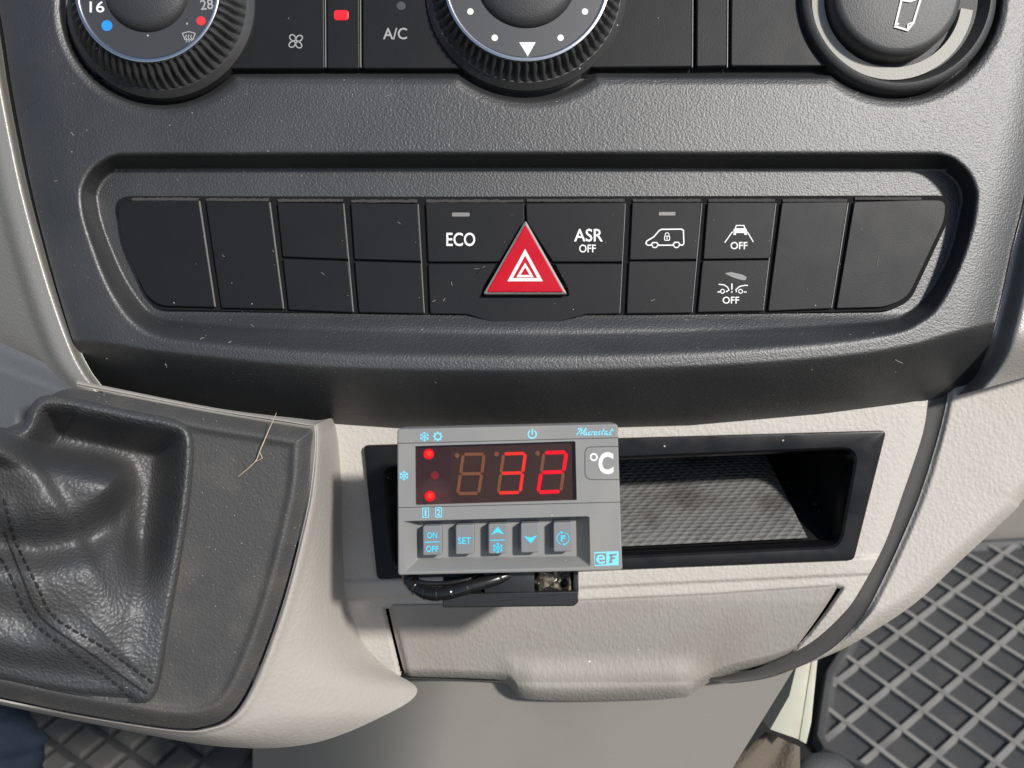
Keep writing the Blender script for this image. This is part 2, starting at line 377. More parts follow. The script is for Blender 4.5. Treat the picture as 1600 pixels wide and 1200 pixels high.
def panel_w(x, y):
    dO = -sdf(OUT, x, y); dI = sdf(INN, x, y)
    f = np.where(dO <= 0, 0, np.where(dI <= 0, 1, dO / (np.abs(dO) + np.abs(dI) + 1e-6)))
    f = 0.75 * f + 0.25 * f * f * (3 - 2 * f)
    f = np.where(f < 0.3, f * f / 0.6, f - 0.15) / 0.85
    w = -(46 - 17 * sm(484, 522, y)) * f
    # opening of the climate controls
    a = np.maximum(np.maximum(y - 118.0, 254 - x), x - 1400)
    for cx, cy, r in KN: a = np.minimum(a, np.hypot(x - cx, y - cy) - r - 6)
    w -= 26 * (1 - sm(-6, 5, a)) + 3.5 * (1 - sm(3, 16, a))
    # lower lip rolls back under
    yr = smip(x, [(0, 520), (170, 535), (260, 548), (500, 571), (800, 577), (1080, 571), (1300, 556), (1420, 538), (1500, 515), (1650, 480)])
    yb = ip(x, YB); t = np.clip((y - yr) / (yb - yr + 1e-6), 0, 1.2)
    w -= 118 * t ** 1.35
    dl = np.clip(1 - (x - ip(y, XL)) / 75, 0, 1); dr = np.clip(1 - (ip(y, XR) - x) / 60, 0, 1)
    w -= 9 * dl ** 2 + 12 * dr ** 2
    w -= 10 * ((x - 800) / 800) ** 2
    return w
def panel_fn(s, t):
    x0 = -20 + 1650 * s
    y = -130 + t * (ip(x0, YB) + 130)
    xl = smip(y, XL); xr = smip(y, XR)
    x = xl + s * (xr - xl)
    y = -130 + t * (ip(x, YB) + 130)
    return x, y, panel_w(x, y)
patch('fascia', panel_fn, 560, 300, 'black_plastic', panel)

# ---- switch bank
WB = -38
bank = rounded([(172, 306), (672, 307), (1485, 305), (1482, 345), (1423, 470), (1390, 486), (968, 494), (915, 494), (872, 508), (770, 508), (728, 494), (245, 484), (222, 455)], [34, 0, 46, 5, 20, 20, 0, 8, 12, 12, 8, 22, 20])
prism(bank, -44, -62, 1.0).build('switch_frame', 'gap_black', panel, smooth=35)
def switch(poly, r=2.6, label=None, mat='button_plastic', wf=WB, back=-46, bev=1.3, name='switch'):
    return prism(rounded(poly, r, 4), wf, back, bev).build(name, mat, panel, smooth=35, label=label)
switch([(180, 313), (311, 313), (336, 480), (250, 478), (228, 462), (190, 378)], [28, 3, 3, 18, 14, 20], 'blank switch cover with rounded outer end')
switch([(321, 313), (421, 315), (443, 483), (346, 481)], label='plain tall switch blank')
switch([(433, 316), (537, 317), (544, 405), (442, 401)]); switch([(442, 404), (544, 408), (552, 488), (451, 484)])
switch([(548, 317), (653, 318), (658, 408), (554, 405)]); switch([(554, 408), (658, 411), (663, 490), (561, 488)])
eco = switch([(665, 316), (819, 317), (819, 346), (780, 409), (669, 409)], label='switch marked ECO')
asr = switch([(822, 317), (977, 316), (972, 409), (864, 409), (823, 346)], label='switch marked ASR OFF')
switch([(669, 412), (777, 412), (756, 449), (753, 462), (889, 462), (886, 449), (866, 412), (972, 412), (968, 490), (915, 491), (870, 504), (772, 504), (730, 491), (672, 490)], [2.6, 2.6, 2.6, 2.6, 2.6, 2.6, 2.6, 2.6, 2.6, 4, 6, 6, 4, 2.6], 'lower blank below the hazard triangle')
van = switch([(988, 316), (1096, 316), (1089, 405), (984, 406)], label='switch with a locked van outline')
switch([(983, 408), (1088, 408), (1081, 489), (979, 490)])
lane = switch([(1106, 316), (1212, 316), (1203, 404), (1099, 405)], label='switch with a car between lane lines')
dist = switch([(1098, 407), (1202, 406), (1192, 486), (1090, 488)], label='switch with two facing cars')
switch([(1222, 316), (1325, 315), (1299, 482), (1200, 486)])
switch([(1335, 315), (1440, 312), (1479, 312), (1476, 345), (1419, 465), (1385, 480), (1307, 482)], [3, 3, 34, 12, 20, 16, 3], 'blank switch cover with rounded outer end')
# thin pale lines drawn along the switch edges beside the dividers
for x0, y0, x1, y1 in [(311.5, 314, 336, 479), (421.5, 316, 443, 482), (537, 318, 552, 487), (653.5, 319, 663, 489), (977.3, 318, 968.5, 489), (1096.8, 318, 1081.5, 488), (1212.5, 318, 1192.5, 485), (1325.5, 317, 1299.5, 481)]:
    stroke([(x0, y0), (x1, y1)], 0.8, WB - 0.6, th=4).build('pale_edge', 'edge_light', panel)
# dusty top edges
rnd = random.Random(3)
for x0, x1, y in [(206, 310, 311), (322, 420, 312), (434, 536, 313), (549, 652, 314), (666, 818, 314), (823, 976, 313), (989, 1095, 313), (1107, 1211, 313), (1223, 1324, 313), (1336, 1440, 310)]:
    n = 26
    pts = [(x0 + (x1 - x0) * i / n, y - 1.3 - rnd.random() * 1.6) for i in range(n + 1)]
    pts += [(x1 - (x1 - x0) * i / n, y + 1.8 + rnd.random() * 0.8) for i in range(n + 1)]
    prism(pts, -40.5, -43, 0).build('dust_line', 'dust_edge', panel)
# hazard switch
hz = prism(rounded([(821, 343), (887, 460), (754, 460)], 5, 5), -24, -46, 3).build('hazard_switch', 'edge_light', panel, smooth=30, label='red triangular hazard warning switch')
prism(rounded([(821, 350), (881, 456.5), (760, 456.5)], 4, 5), -22.2, -30, 1.5).build('red_cap', 'hazard_red', hz, smooth=40)
stroke([(820.5, 394), (844, 437), (797, 437)], 5.0, -21.7, closed=True).build('outer_triangle', 'print_white', hz)
stroke([(820.5, 414), (831, 431.5), (810, 431.5)], 3.6, -21.7, closed=True).build('inner_triangle', 'print_white', hz)
WT = WB + 0.6
text('ECO', 697.5, 363.5, 742.5, 384.5, WT, 'print_white', eco, bold=0.012)
prism(rounded([(706, 332), (733.5, 332), (733.5, 338.5), (706, 338.5)], 2), WT + 0.5, WB - 2, 0.6).build('indicator', 'lamp_dim', eco)
text('ASR', 897, 357.5, 942, 377.5, WT, 'print_white', asr, bold=0.012)
text('OFF', 905, 382, 931, 394.5, WT, 'print_white', asr, bold=0.012)
prism(rounded([(1029, 331), (1055.5, 331), (1055.5, 337), (1029, 337)], 2), WT + 0.5, WB - 2, 0.6).build('indicator', 'lamp_dim', van)
def c5(*p): return [(640 + a / 2.667, 280 + b / 2.667) for a, b in p]
vo = MB()
stroke(c5((985, 268), (988, 258), (1018, 240), (1040, 214), (1050, 209), (1132, 208), (1141, 213), (1143, 268), (1137, 275), (1128, 274), (1120, 263), (1105, 263), (1096, 275), (1038, 275), (1030, 264), (1014, 264), (1005, 275), (992, 275)), 2.0, WT, vo, closed=True)
for cx in (1022, 1112): stroke(circ(640 + cx / 2.667, 280 + 274 / 2.667, 4.2, 14, 180, 360), 1.7, WT, vo)
vo.build('van_symbol', 'print_white', van)
lk = MB(); lx, ly = 640 + 1073 / 2.667, 280 + 240 / 2.667
stroke(rounded([(lx - 4, ly - 1), (lx + 4, ly - 1), (lx + 4, ly + 5.5), (lx - 4, ly + 5.5)], 2), 1.4, WT, lk, closed=True)
stroke([(lx - 3, ly - 1), (lx - 3, ly - 4), (lx - 1.5, ly - 6), (lx + 1.5, ly - 6), (lx + 3, ly - 4), (lx + 3, ly - 1)], 1.2, WT, lk)
stroke([(lx, ly + 0.8), (lx, ly + 4)], 1.3, WT, lk); lk.build('lock_symbol', 'print_white', van)
ls = MB()
prism([(1148, 357), (1150, 351.5), (1163, 351.5), (1165, 357), (1167, 359), (1167, 364), (1146, 364), (1146, 359)], WT, WT - .8, 0, ls)
for xx in (1146, 1163): prism([(xx, 363), (xx + 4, 363), (xx + 4, 367), (xx, 367)], WT, WT - .8, 0, ls)
stroke([(1144.5, 362), (1132.5, 379)], 1.7, WT, ls); stroke([(1167.5, 362), (1177, 378)], 1.7, WT, ls); ls.build('lane_symbol', 'print_white', lane)
prism([(1151.5, 353), (1161.5, 353), (1163, 356.5), (1150, 356.5)], WT + .3, WT - .2, 0).build('car_window', 'button_plastic', lane)
text('OFF', 1141.5, 378, 1168, 389.5, WT, 'print_white', lane, bold=0.012)
ds = MB(); a = c5
stroke(a((1288, 438), (1310, 440), (1325, 450), (1331, 462), (1318, 470)), 1.7, WT, ds); stroke(a((1283, 470), (1294, 469)), 1.7, WT, ds); stroke(circ(640 + 1304 / 2.667, 280 + 467 / 2.667, 3.1, 12), 1.4, WT, ds, closed=True)
stroke(a((1362, 471), (1360, 460), (1375, 447), (1398, 442), (1410, 443)), 1.7, WT, ds); stroke(a((1392, 470), (1405, 470)), 1.7, WT, ds); stroke(circ(640 + 1379 / 2.667, 280 + 467 / 2.667, 3.1, 12), 1.4, WT, ds, closed=True)
stroke(a((1343, 435), (1343, 460)), 2.0, WT, ds); stroke(a((1343, 466), (1343, 473)), 2.0, WT, ds); ds.build('distance_symbol', 'print_white', dist)
text('OFF', 1129, 463.5, 1155, 474.5, WT, 'print_white', dist, bold=0.012)
prism(rounded([(1132, 427), (1142, 425), (1160, 429), (1167, 433), (1165, 438), (1156, 437), (1144, 433)], 3), WT - .2, WT - .6, 0).build('water_mark', 'lamp_dim', dist)

# ---- climate row
CR = -12
prism([(150, -140), (1430, -140), (1430, 121), (150, 121)], -27, -45, 0).build('climate_frame', 'gap_black', panel)
def csw(poly, label=None, mat='button_plastic'): return prism(rounded(poly, 3.5, 4), CR, -30, 1.8).build('climate_switch', mat, panel, smooth=35, label=label)
fan = csw([(300, -130), (505, -130), (507, 107), (300, 107)], 'climate switch with fan symbol')
led = csw([(510.5, -130), (560, -130), (562, 107), (511, 107)], 'narrow strip with a lit red lamp')
acs = csw([(566, -130), (770, -130), (770, 107), (567, 107)], 'climate switch marked A/C')
csw([(880, -130), (1082, -130), (1081, 104), (880, 106)]); csw([(1090, -130), (1137, -130), (1135.5, 103), (1088.5, 104)]); csw([(1144, -130), (1330, -130), (1330, 103), (1142, 103)])
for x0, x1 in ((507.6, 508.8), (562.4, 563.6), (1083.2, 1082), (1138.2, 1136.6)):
    stroke([(x0, -100), (x1, 105)], 1.1, CR - 0.8, th=6).build('pale_edge', 'edge_light', panel)  # same thin pale lines between the climate switches
prism(rounded([(521.5, 15.5), (544.5, 15.5), (544.5, 31), (521.5, 31)], 5), CR + 1.6, CR - 3, 1).build('red_lamp', 'lamp_red', led)
text('A/C', 598.5, 43.5, 636, 61.5, CR + 0.6, 'print_grey', acs, bold=0.01)
prism(circ(626.5, 9, 7), CR + 0.8, CR - 2, 0.4).build('indicator', 'dial_grey', acs)
fm = MB()
for i in range(4):
    an = math.radians(40 + 90 * i); cx, cy = 462 + 7.2 * math.cos(an), 64.5 - 7.2 * math.sin(an)
    stroke([(cx + 5.4 * math.cos(t) * math.cos(an) - 4.2 * math.sin(t) * math.sin(an), cy - 5.4 * math.cos(t) * math.sin(an) - 4.2 * math.sin(t) * math.cos(an)) for t in [k * 2 * math.pi / 14 for k in range(14)]], 1.7, CR + .6, fm, closed=True)
fm.build('fan_symbol', 'print_grey', fan)

# ---- knobs
def knob(cx, cy, rb, rr, hub, w1, nrib, name, label):
    r0 = rb; t = thing(name, (*uv(cx, cy, -12), -12), label, None, None, panel)
    del t['label']; t['label'] = label
    N = nrib * 10
    def kn(a, j, r): return (-8.5 * (0.5 + 0.5 * math.cos(nrib * a)) ** 1.5 * (1 if 2 <= j <= 5 else (0.35 if j == 6 else 0)))
    re = rr + 7.5
    lathe(cx, cy, -12, [(rb, -26), (rb, -8), (rb - 6, -1), (rb - 9, 2)], 96, 'flange', 'grip_rubber', t)
    lathe(cx, cy, -12, [(rb - 7, -10), (rb - 9, 1), (rb - 11, 7), (rb - 16, 0.35 * w1), ((rb - 16 + re) / 2 + 2, 0.72 * w1), (re + 3, w1 - 5), (re, w1 - 1), (re - 1, w1)], N, 'ribbed_grip', 'grip_rubber', t, knurl=kn, smooth=60)
    lathe(cx, cy, -12, [(re - 0.5, w1 - 4), (re - 1, w1 + 1.2), (rr + 3, w1 + 2.6), (rr, w1 + 1.2), (rr - 1, w1 - 2)], 96, 'chrome_ring', 'chrome', t, smooth=60)
    lathe(cx, cy, -12, [(rr, w1 - 5), (rr, w1 - 1), (hub + 6, w1 - 3), (hub, w1 - 4)], 96, 'dial_face', 'dial_grey', t)
    lathe(cx, cy, -12, [(hub + 1, w1 - 6), (hub, w1 + 1), (hub - 4, w1 + 7), (hub * 0.8, w1 + 12), (hub * 0.4, w1 + 15), (2, w1 + 16)], 72, 'centre_cap', 'dial_cap', t, smooth=60)
    return t
def fc(cx, cy, w1):  # picture position of the knob axis at depth w1
    u, v = uv(cx, cy, -12); k = k_(w1); return (800 + u / k, 600 - v / k)
k1 = knob(253, 9, 147, 103, 64, 44, 62, 'temperature_knob', 'temperature knob marked 16 and 28 with blue and red dots')
k2 = knob(822, -14, 158, 121, 77, 34, 66, 'airflow_knob', 'airflow knob with white dots and triangle pointer')
WK = 44.6
text('16', 140, 2, 163, 19.5, WK, 'print_white', k1, bold=0.01, rot=0.0)
text('28', 313, -1, 333, 15, WK, 'print_grey', k1, bold=0.01, rot=0.1)
prism(circ(167, 40, 8.5), WK, WK - 1, 0).build('blue_dot', 'print_blue', k1)
prism(circ(314, 32.5, 7.2), WK, WK - 1, 0).build('red_dot', 'print_red', k1)
dm = MB(); stroke([(285, 52), (295, 49.5), (305, 52), (301, 62), (289, 62)], 1.5, WK, dm, closed=True)
for q in (-4, 0, 4): stroke([(295 + q, 54), (295 + q - 1, 58), (295 + q + 1, 62), (295 + q, 66)], 1.2, WK, dm)
dm.build('defrost_symbol', 'print_grey', k1)
for x, y in ((735, 18), (773, 59), (876, 59), (914, 18)): prism(circ(x, y, 5), 34.6, 31, 0).build('white_dot', 'print_white', k2)
prism([(811, 66), (837, 66), (824.5, 88)], 34.6, 31, 0).build('pointer', 'print_white', k2)
# right-hand rotary cover
t3 = thing('rotary_cover', (*uv(1398, -6, -12), -12), 'round rotary cap with white outlined symbol and grey arc', None, None, panel)
lathe(1400, -6, -12, [(155, -26), (154, -4), (150, 2), (142, 3), (134, -8), (130, -14), (20, -16)], 96, 'outer_ring', 'dial_cap', t3, smooth=50)
stroke(circ(1395, -2, 117, 60, 178, 352), 19, -3, th=14).build('arc_rib', 'arc_grey', t3, smooth=50)
lathe(1394, -6, 4, [(101, -16), (100, 18), (96, 26), (88, 28), (40, 28.6), (2, 28.8)], 96, 'cap', 'cap_grey', t3, smooth=50)
ic = MB(); stroke([(1404, 36), (1399, 41.5), (1399.5, 41.5), (1418, 47), (1427, 36), (1440, -6), (1412, -14), (1399, 41)], 3.2, 30.6, ic)
stroke([(1418, 46), (1419, 38), (1426, 35)], 2.2, 30.6, ic); stroke([(1408, 0), (1422, 2), (1437, -3)], 3, 30.6, ic)
ic.build('outline_symbol', 'print_white', t3)

lint = MB(); rl = np.random.RandomState(11)
for i in range(70):
    x = rl.uniform(60, 1540); y = rl.choice([rl.uniform(130, 232), rl.uniform(266, 300), rl.uniform(495, 640), rl.uniform(320, 480)])
    if y > 620 - abs(x - 800) * 0.06: continue
    a_ = rl.uniform(0, 6.28); l_ = rl.uniform(2, 7) if i % 12 else rl.uniform(8, 18); cv = rl.uniform(-.8, .8); pts = []
    for q in np.linspace(-.5, .5, 5):
        px = x + l_ * q * math.cos(a_) - cv * l_ * q * q * math.sin(a_); py = y + l_ * q * math.sin(a_) + cv * l_ * q * q * math.cos(a_)
        wv = float(panel_w(np.array([px]), np.array([py]))[0])
        if 300 < py < 492 and 175 < px < 1480: wv = WB + 0.3 if not (750 < px < 890 and py > 340) else -21.5
        pts.append(P(px, py, wv + 0.7))
    tube(pts, rl.uniform(0.22, 0.42), 4, lint)
lint.build('lint', 'lint_fibre', None, smooth=60, kind='stuff', label='pale lint and dust fibres on the black panel')
# ================================================================== side trims
def ltrim(s, t):
    y = -130 + t * 742; xr = smip(y, XL) - 3.5; wd = 190 * (1 - s) ** 1.3
    d = xr - (xr - wd); x = xr - wd * (0.25 + 0.75 * np.clip((620 - y) / 60, 0, 1))
    dd = xr - x
    w = -34 + 34 * sm(0, 16, dd) - 4 - 0.10 * np.clip(dd - 16, 0, 20) - 0.85 * np.clip(dd - 30, 0, None) * sm(28, 60, dd)
    return x, y, w
patch('dashboard_trim', ltrim, 50, 90, 'silver_beige', None, label='narrow beige dashboard trim beside the gear lever console', cat='trim')
def rtrim(s, t):
    y = -130 + t * 752; xl = smip(y, XR) + 4
    yb = ip(xl, [(1400, 640), (1482, 623), (1530, 605), (1600, 578)])
    x = xl + 200 * s ** 1.4
    y = np.minimum(y, 10000)
    lim = 623 - (x - 1482) * 0.38
    y = np.where(t > 0.0, -130 + t * (lim + 130), y)
    xl = smip(np.minimum(y, 620), XR) + 4; x = xl - 2 + 200 * s ** 1.4
    dd = x - xl
    w = -46 + 34 * sm(4, 40, dd) + 0.03 * dd - 84 * sm(515, 622, y) * (1 - 0.6 * sm(4, 46, dd))
    return x, y, w
patch('dashboard_trim', rtrim, 50, 120, 'silver_beige', None, label='pale sunlit dashboard trim beside the end of the switch row', cat='trim')
for XE, sd in ((XL, -1), (XR, 1)):
    mbg = MB(); ys = np.linspace(-100, 616, 90); xs_ = smip(ys, XE); ws_ = panel_w(xs_, ys); V_ = []
    for x, y, w in zip(xs_, ys, ws_): V_ += [P(x - sd * 2.5, y, w - 5), P(x + sd * 4.5, y, w - 7), P(x + sd * 4.5, y, w - 40)]
    for i in range(len(ys) - 1):
        a_ = 3 * i; mbg.f += [(a_, a_ + 1, a_ + 4, a_ + 3), (a_ + 1, a_ + 2, a_ + 5, a_ + 4)]
    mbg.v = V_; mbg.build('panel_gap', 'gap_black', panel)
# dark cover below the left trim
def lcov(s, t):
    x = -140 + s * 330; y0 = 470 + (x + 140) * 0.46; y = y0 + t * (720 - y0)
    return x, y, -36 + 26 * sm(0.0, 0.25, t) - 130 * sm(636, 664, y) * sm(30, 62, x)
patch('column_cover', lcov, 40, 30, 'grey_blue', None, label='dark grey-blue plastic cover behind the leather gear boot', cat='cover')

# ================================================================== centre console
cons = thing('centre_console', P(900, 1060, -140), 'beige grained centre console with open storage tray and drawer', 'console')
WF = -122
C1 = curve([(1450, 600), (1450, 623), (1441, 680), (1411, 770), (1382, 850), (1345, 920), (1318, 958), (1268, 1003), (1205, 1036), (1147, 1055), (1090, 1060)], 8)
C2 = curve([(1481, 600), (1479, 623), (1466, 680), (1438, 770), (1405, 850), (1372, 920), (1348, 962), (1306, 1008), (1256, 1038), (1200, 1059), (1140, 1068)], 8)
hole = [(590, 712), (1365, 690), (1320, 862), (606, 892)]
flap_poly = [(602, 951), (760, 946), (905, 941), (1100, 932), (1306, 918), (1314, 920), (1290, 955), (1262, 992), (1236, 1020), (1180, 1046), (1000, 1065), (800, 1065), (628, 1058)]
def tilt(y): return 46 * np.clip((y - 938) / 125, 0, 1.4) ** 1.3
def face_fn(s, t):
    y = 600 + t * 456
    xr = np.interp(y, C1[:, 1], C1[:, 0]); x = 500 + s * (xr - 500)
    for pl_ in (flap_poly,):
        for _ in range(2):
            d0 = sdf(pl_, x, y); gx = (sdf(pl_, x + .5, y) - sdf(pl_, x - .5, y)); gy = (sdf(pl_, x, y + .5) - sdf(pl_, x, y - .5))
            nr = np.abs(d0) < 1.5; x = np.where(nr, x - d0 * gx, x); y = np.where(nr, y - d0 * gy, y)
    d = xr - x
    w = WF + 0 * x + 5 * sm(0, 26, d) - 5
    yl = 905 - (x - 590) * 0.047                           # ledge under the tray
    w += 5 * sm(-4, 6, y - yl) - 6 * sm(26, 30, y - yl)
    w -= tilt(y)
    dI = -sdf(flap_poly, x, y); w -= 9 * sm(-6, 1, dI)
    return x, y, w
patch('console_face', face_fn, 400, 200, 'beige_grain', cons, keep=lambda x, y: (sdf(hole, x, y) > 0) & (sdf(flap_poly, x, y) > 0) & ~((y > 1022) & (x > 900)))
# seam strip and right cover
def strip_fn(s, t):
    i = t * (len(C1) - 1); j = np.arange(len(C1))
    a = np.stack([np.interp(i, j, C1[:, k]) for k in (0, 1)], 1); b = np.stack([np.interp(i, j, C2[:, k]) for k in (0, 1)], 1)
    x = a[:, 0] + (b[:, 0] - a[:, 0]) * (s * 1.06 - 0.03); y = a[:, 1] + (b[:, 1] - a[:, 1]) * (s * 1.06 - 0.03)
    w = WF - 8 - 5 * np.sin(np.pi * np.clip(s, 0, 1)) ** 0.6 + 2 * s - tilt(y)
    return x, y, w
patch('seam_strip', strip_fn, 14, 100, 'seam_grey', cons, label='dark grey curved seam strip')
RB = curve([(1760, 560), (1680, 690), (1600, 779), (1583, 800), (1500, 877), (1433, 940), (1367, 985), (1317, 1014), (1262, 1037), (1200, 1059)], 8)
TOPR = [(1481, 590), (1800, 470)]
def rcov(s, t):
    # t along the strip curve, s outwards to the lower right outline
    n = len(C2); i = t * (n - 12); j = np.arange(n)
    a = np.stack([np.interp(i, j, C2[:, k]) for k in (0, 1)], 1)
    m = len(RB); i2 = t * (m - 1); j2 = np.arange(m)
    b = np.stack([np.interp(i2, j2, RB[:, k]) for k in (0, 1)], 1)
    x = a[:, 0] + (b[:, 0] - a[:, 0]) * s; y = a[:, 1] + (b[:, 1] - a[:, 1]) * s
    d = np.hypot(x - a[:, 0], y - a[:, 1]); Lt = np.hypot(b[:, 0] - a[:, 0], b[:, 1] - a[:, 1])
    w = WF - 7 + 8 * sm(0, 12, d) + 0.10 * d - 40 * np.clip((d - Lt + 26) / 26, 0, 1) ** 2 - tilt(a[:, 1])
    return x, y, w
patch('side_cover', rcov, 90, 110, 'beige_grain', cons, label='bright beige grained side cover')
# left bolster round the gear plate
IN_ = [(120, 603), (330, 643), (470, 665), (492, 673), (486, 760), (472, 830), (446, 930), (419, 1010), (390, 1080), (362, 1120), (325, 1137), (270, 1140), (120, 1117), (0, 1092), (-150, 1060)]
OUTB = [(120, 594), (335, 637), (485, 656), (524, 662), (536, 760), (538, 850), (550, 950), (585, 1030), (652, 1078), (592, 1122), (480, 1163), (340, 1166), (155, 1133), (0, 1101), (-150, 1068)]
WI = [60] * 15; WO = [40, 40, 10, -130, -138, -138, -142, -150, -170, -90, -40, -5, 10, 20, 20]
ia = curve(IN_, 10); oa = curve(OUTB, 10); wi = curve([(a,) for a in WI], 10)[:, 0]; wo_ = curve([(a,) for a in WO], 10)[:, 0]
def bol(s, t):
    n = len(ia); i = t * (n - 1); j = np.arange(n); g = lambda arr: np.interp(i, j, arr)
    ax, ay, bx, by = g(ia[:, 0]), g(ia[:, 1]), g(oa[:, 0]), g(oa[:, 1])
    x = ax + (bx - ax) * s; y = ay + (by - ay) * s; a = g(wi); b = g(wo_)
    L_ = np.hypot(bx - ax, by - ay); dd = s * L_
    w = a + (b - a) * (0.35 * s + 0.65 * s ** 2.2) - 8 * (1 - sm(0, 5, dd)) + 4 * np.exp(-((dd - 9) / 7) ** 2)
    return x, y, w
patch('side_bolster', bol, 70, 280, 'beige_smooth', cons, label='smooth pale bolster around the gear plate')
# tray
outer = [(567, 696), (1386, 673), (1335, 876), (589, 906)]
inner = [(602, 733), (1338, 703), (1311, 852), (618, 884)]
o_r = rounded(outer, 8, 8); i_r = rounded(inner, [18, 24, 18, 18], 8)
def ringmesh(rings):
    m = len(rings[0]); V = [p for r in rings for p in r]; F = []
    for k in range(len(rings) - 1):
        for i in range(m):
            j = (i + 1) % m; F.append((k * m + i, k * m + j, (k + 1) * m + j, (k + 1) * m + i))
    return V, F
def at(poly, w, ww=None, ins=0):
    q = [uv(x, y, w) for x, y in poly]
    if ins: q = inset(q, ins)
    return [(a, b, w if ww is None else ww) for a, b in q]
WFr = WF + 12
V, F = ringmesh([at(o_r, WFr, WF - 12), at(o_r, WFr, WFr - 3), at(o_r, WFr, WFr - 0.6, 1.2), at(o_r, WFr, WFr, 3.5), at(i_r, WFr, WFr - 2, -6), at(i_r, WFr, WFr - 5, -2), at(i_r, WFr, WFr - 14, 2), at(i_r, WFr, WFr - 40, 3)])
build('tray_frame', V, F, 'gloss_black', cons, smooth=24, label='black satin tray frame')
HV = Vector((0, math.sin(PITCH), -math.cos(PITCH)))        # level direction into the dashboard
fr = [Vector(p) for p in at(rounded(inner, 8, 4), WFr - 30)]
LB = 330
bk = []
for p in fr: bk.append(p + HV * LB)
cen = sum(bk, Vector()) / len(bk)
bk = [cen + (p - cen) * 0.97 for p in bk]
m = len(fr); V = [tuple(p) for p in fr] + [tuple(p) for p in bk]; F = [(i, (i + 1) % m, m + (i + 1) % m, m + i) for i in range(m)] + [tuple(range(m, 2 * m))]
build('tray_liner', V, F, 'tray_dark', cons, smooth=35)
# woven mat lying in the tray
fl = [P(632, 874, WFr - 34), P(1262, 845, WFr - 34)]
a0, b0 = Vector(fl[0]) + Vector((0, 5, 0)), Vector(fl[1]) + Vector((0, 5, 0))
tm = []; NU, NV = 60, 30
for j in range(NV):
    for i in range(NU):
        p = a0.lerp(b0, i / (NU - 1)) + HV * (312 * j / (NV - 1)); e = min(i, NU - 1 - i, j) / 2.0
        p += Vector((-14 * (j / NV) * (i / NU), 3 * min(e, 1) + 1.5 * math.sin(i * .21) * math.sin(j * .3), 0)); tm.append(tuple(p))
build('tray_mat', tm, [tuple(reversed(f)) for f in grid_faces(NU, NV)], 'tray_weave', None, smooth=180, label='grey woven rubber mat lying in the open storage tray', cat='tray mat')
# drawer flap with finger lip
FT = [(600, 945), (612, 940), (760, 938), (905, 933), (1100, 924), (1306, 910), (1315, 913)]
FB = [(628, 1056), (642, 1060), (775, 1066), (800, 1076), (818, 1091), (900, 1095), (1055, 1091), (1083, 1082), (1125, 1058), (1200, 1038), (1238, 1021)]
def flap(s, t):
    xt = 606 + s * 705; xb = 634 + s * 601
    yt = ip(xt, FT) - 1.0; yb = smip(xb, FB)
    tt = t
    x = xt + (xb - xt) * tt ** 1.15; y = yt + (yb - yt) * tt
    xs = np.minimum(x - (606 + 28 * tt), (1311 - 77 * tt ** 1.15) - x)
    d = np.minimum(xs, (y - yt))
    w = WF + 3 - 12 * (1 - sm(-1, 9, d)) - tilt(np.minimum(y, 1066)) - 34 * np.clip((tt - 0.86) / 0.14, 0, 1) ** 2
    lip = sm(770, 838, x) * (1 - sm(1052, 1120, x)) * sm(995, 1055, y)
    w += 22 * lip * sm(0.5, 0.85, tt)
    return x, y, w
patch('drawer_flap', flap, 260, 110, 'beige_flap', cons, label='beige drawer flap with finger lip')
prism(flap_poly, WF - 62, WF - 90, 0).build('drawer_gap', 'gap_black', cons)
# lower tunnel
def tun(s, t):
    y = 1040 + t * 220; x = 395 + s * (1250 - 0.62 * (y - 1030) - 395)
    return x, y, -215 - 30 * t - 520 * np.clip(1 - s / 0.40, 0, 1) ** 2 - 40 * np.clip((s - .7) / .3, 0, 1) ** 2
patch('tunnel_panel', tun, 60, 24, 'tunnel_grey', cons, label='grey lower tunnel panel')

# ================================================================== gear plate and boot
gp = curve([(150, 612), (330, 645), (465, 667), (488, 673), (486, 700), (482, 760), (468, 830), (442, 930), (415, 1010), (386, 1078), (358, 1117), (322, 1134), (268, 1137), (120, 1114), (0, 1089), (-140, 1060), (-160, 850), (-90, 720), (40, 655), (90, 612)], 8, True)
PC = (150, 860)
def polar(outl, c, wfn, n=None):
    out = np.array(outl); m = len(out)
    def fn(s, t):
        i = t * m; j = np.arange(m + 1); o2 = np.vstack([out, out[:1]])
        ox = np.interp(i, j, o2[:, 0]); oy = np.interp(i, j, o2[:, 1]); q = s ** 0.8
        x = c[0] + (ox - c[0]) * q; y = c[1] + (oy - c[1]) * q
        return x, y, wfn(x, y)
    return fn
def plate_w(x, y):
    d = -sdf(gp, x, y); return 48 + 18 * sm(-4, 20, d) + 5 * np.exp(-((d - 25) / 7) ** 2)
gsur = thing('gear_surround', P(300, 1130, 50), 'dusty black plastic plate surrounding the leather gear boot', 'gear surround')
pass
rim = curve([(48, 634), (70, 618), (120, 622), (200, 639), (270, 653), (296, 668), (304, 700), (298, 780), (283, 880), (265, 980), (252, 1060), (240, 1090), (215, 1100), (120, 1088), (0, 1062), (-120, 1040), (-200, 900), (-220, 760), (-160, 640), (-40, 656), (5, 668), (34, 664)], 8, True)
patch('plate', polar(gp, PC, plate_w), 110, 300, 'plate_plastic', gsur, keep=lambda x, y: sdf(rim, x, y) > -14)
def gs(pts, r, x, y): return np.exp(-(segdist(pts, x, y) / r) ** 2)
BODY = curve([(-260, 610), (-60, 652), (0, 672), (60, 692), (185, 716), (212, 745), (216, 782), (212, 830), (226, 900), (236, 980), (232, 1040), (205, 1062), (120, 1060), (0, 1042), (-260, 1010)], 6, True)
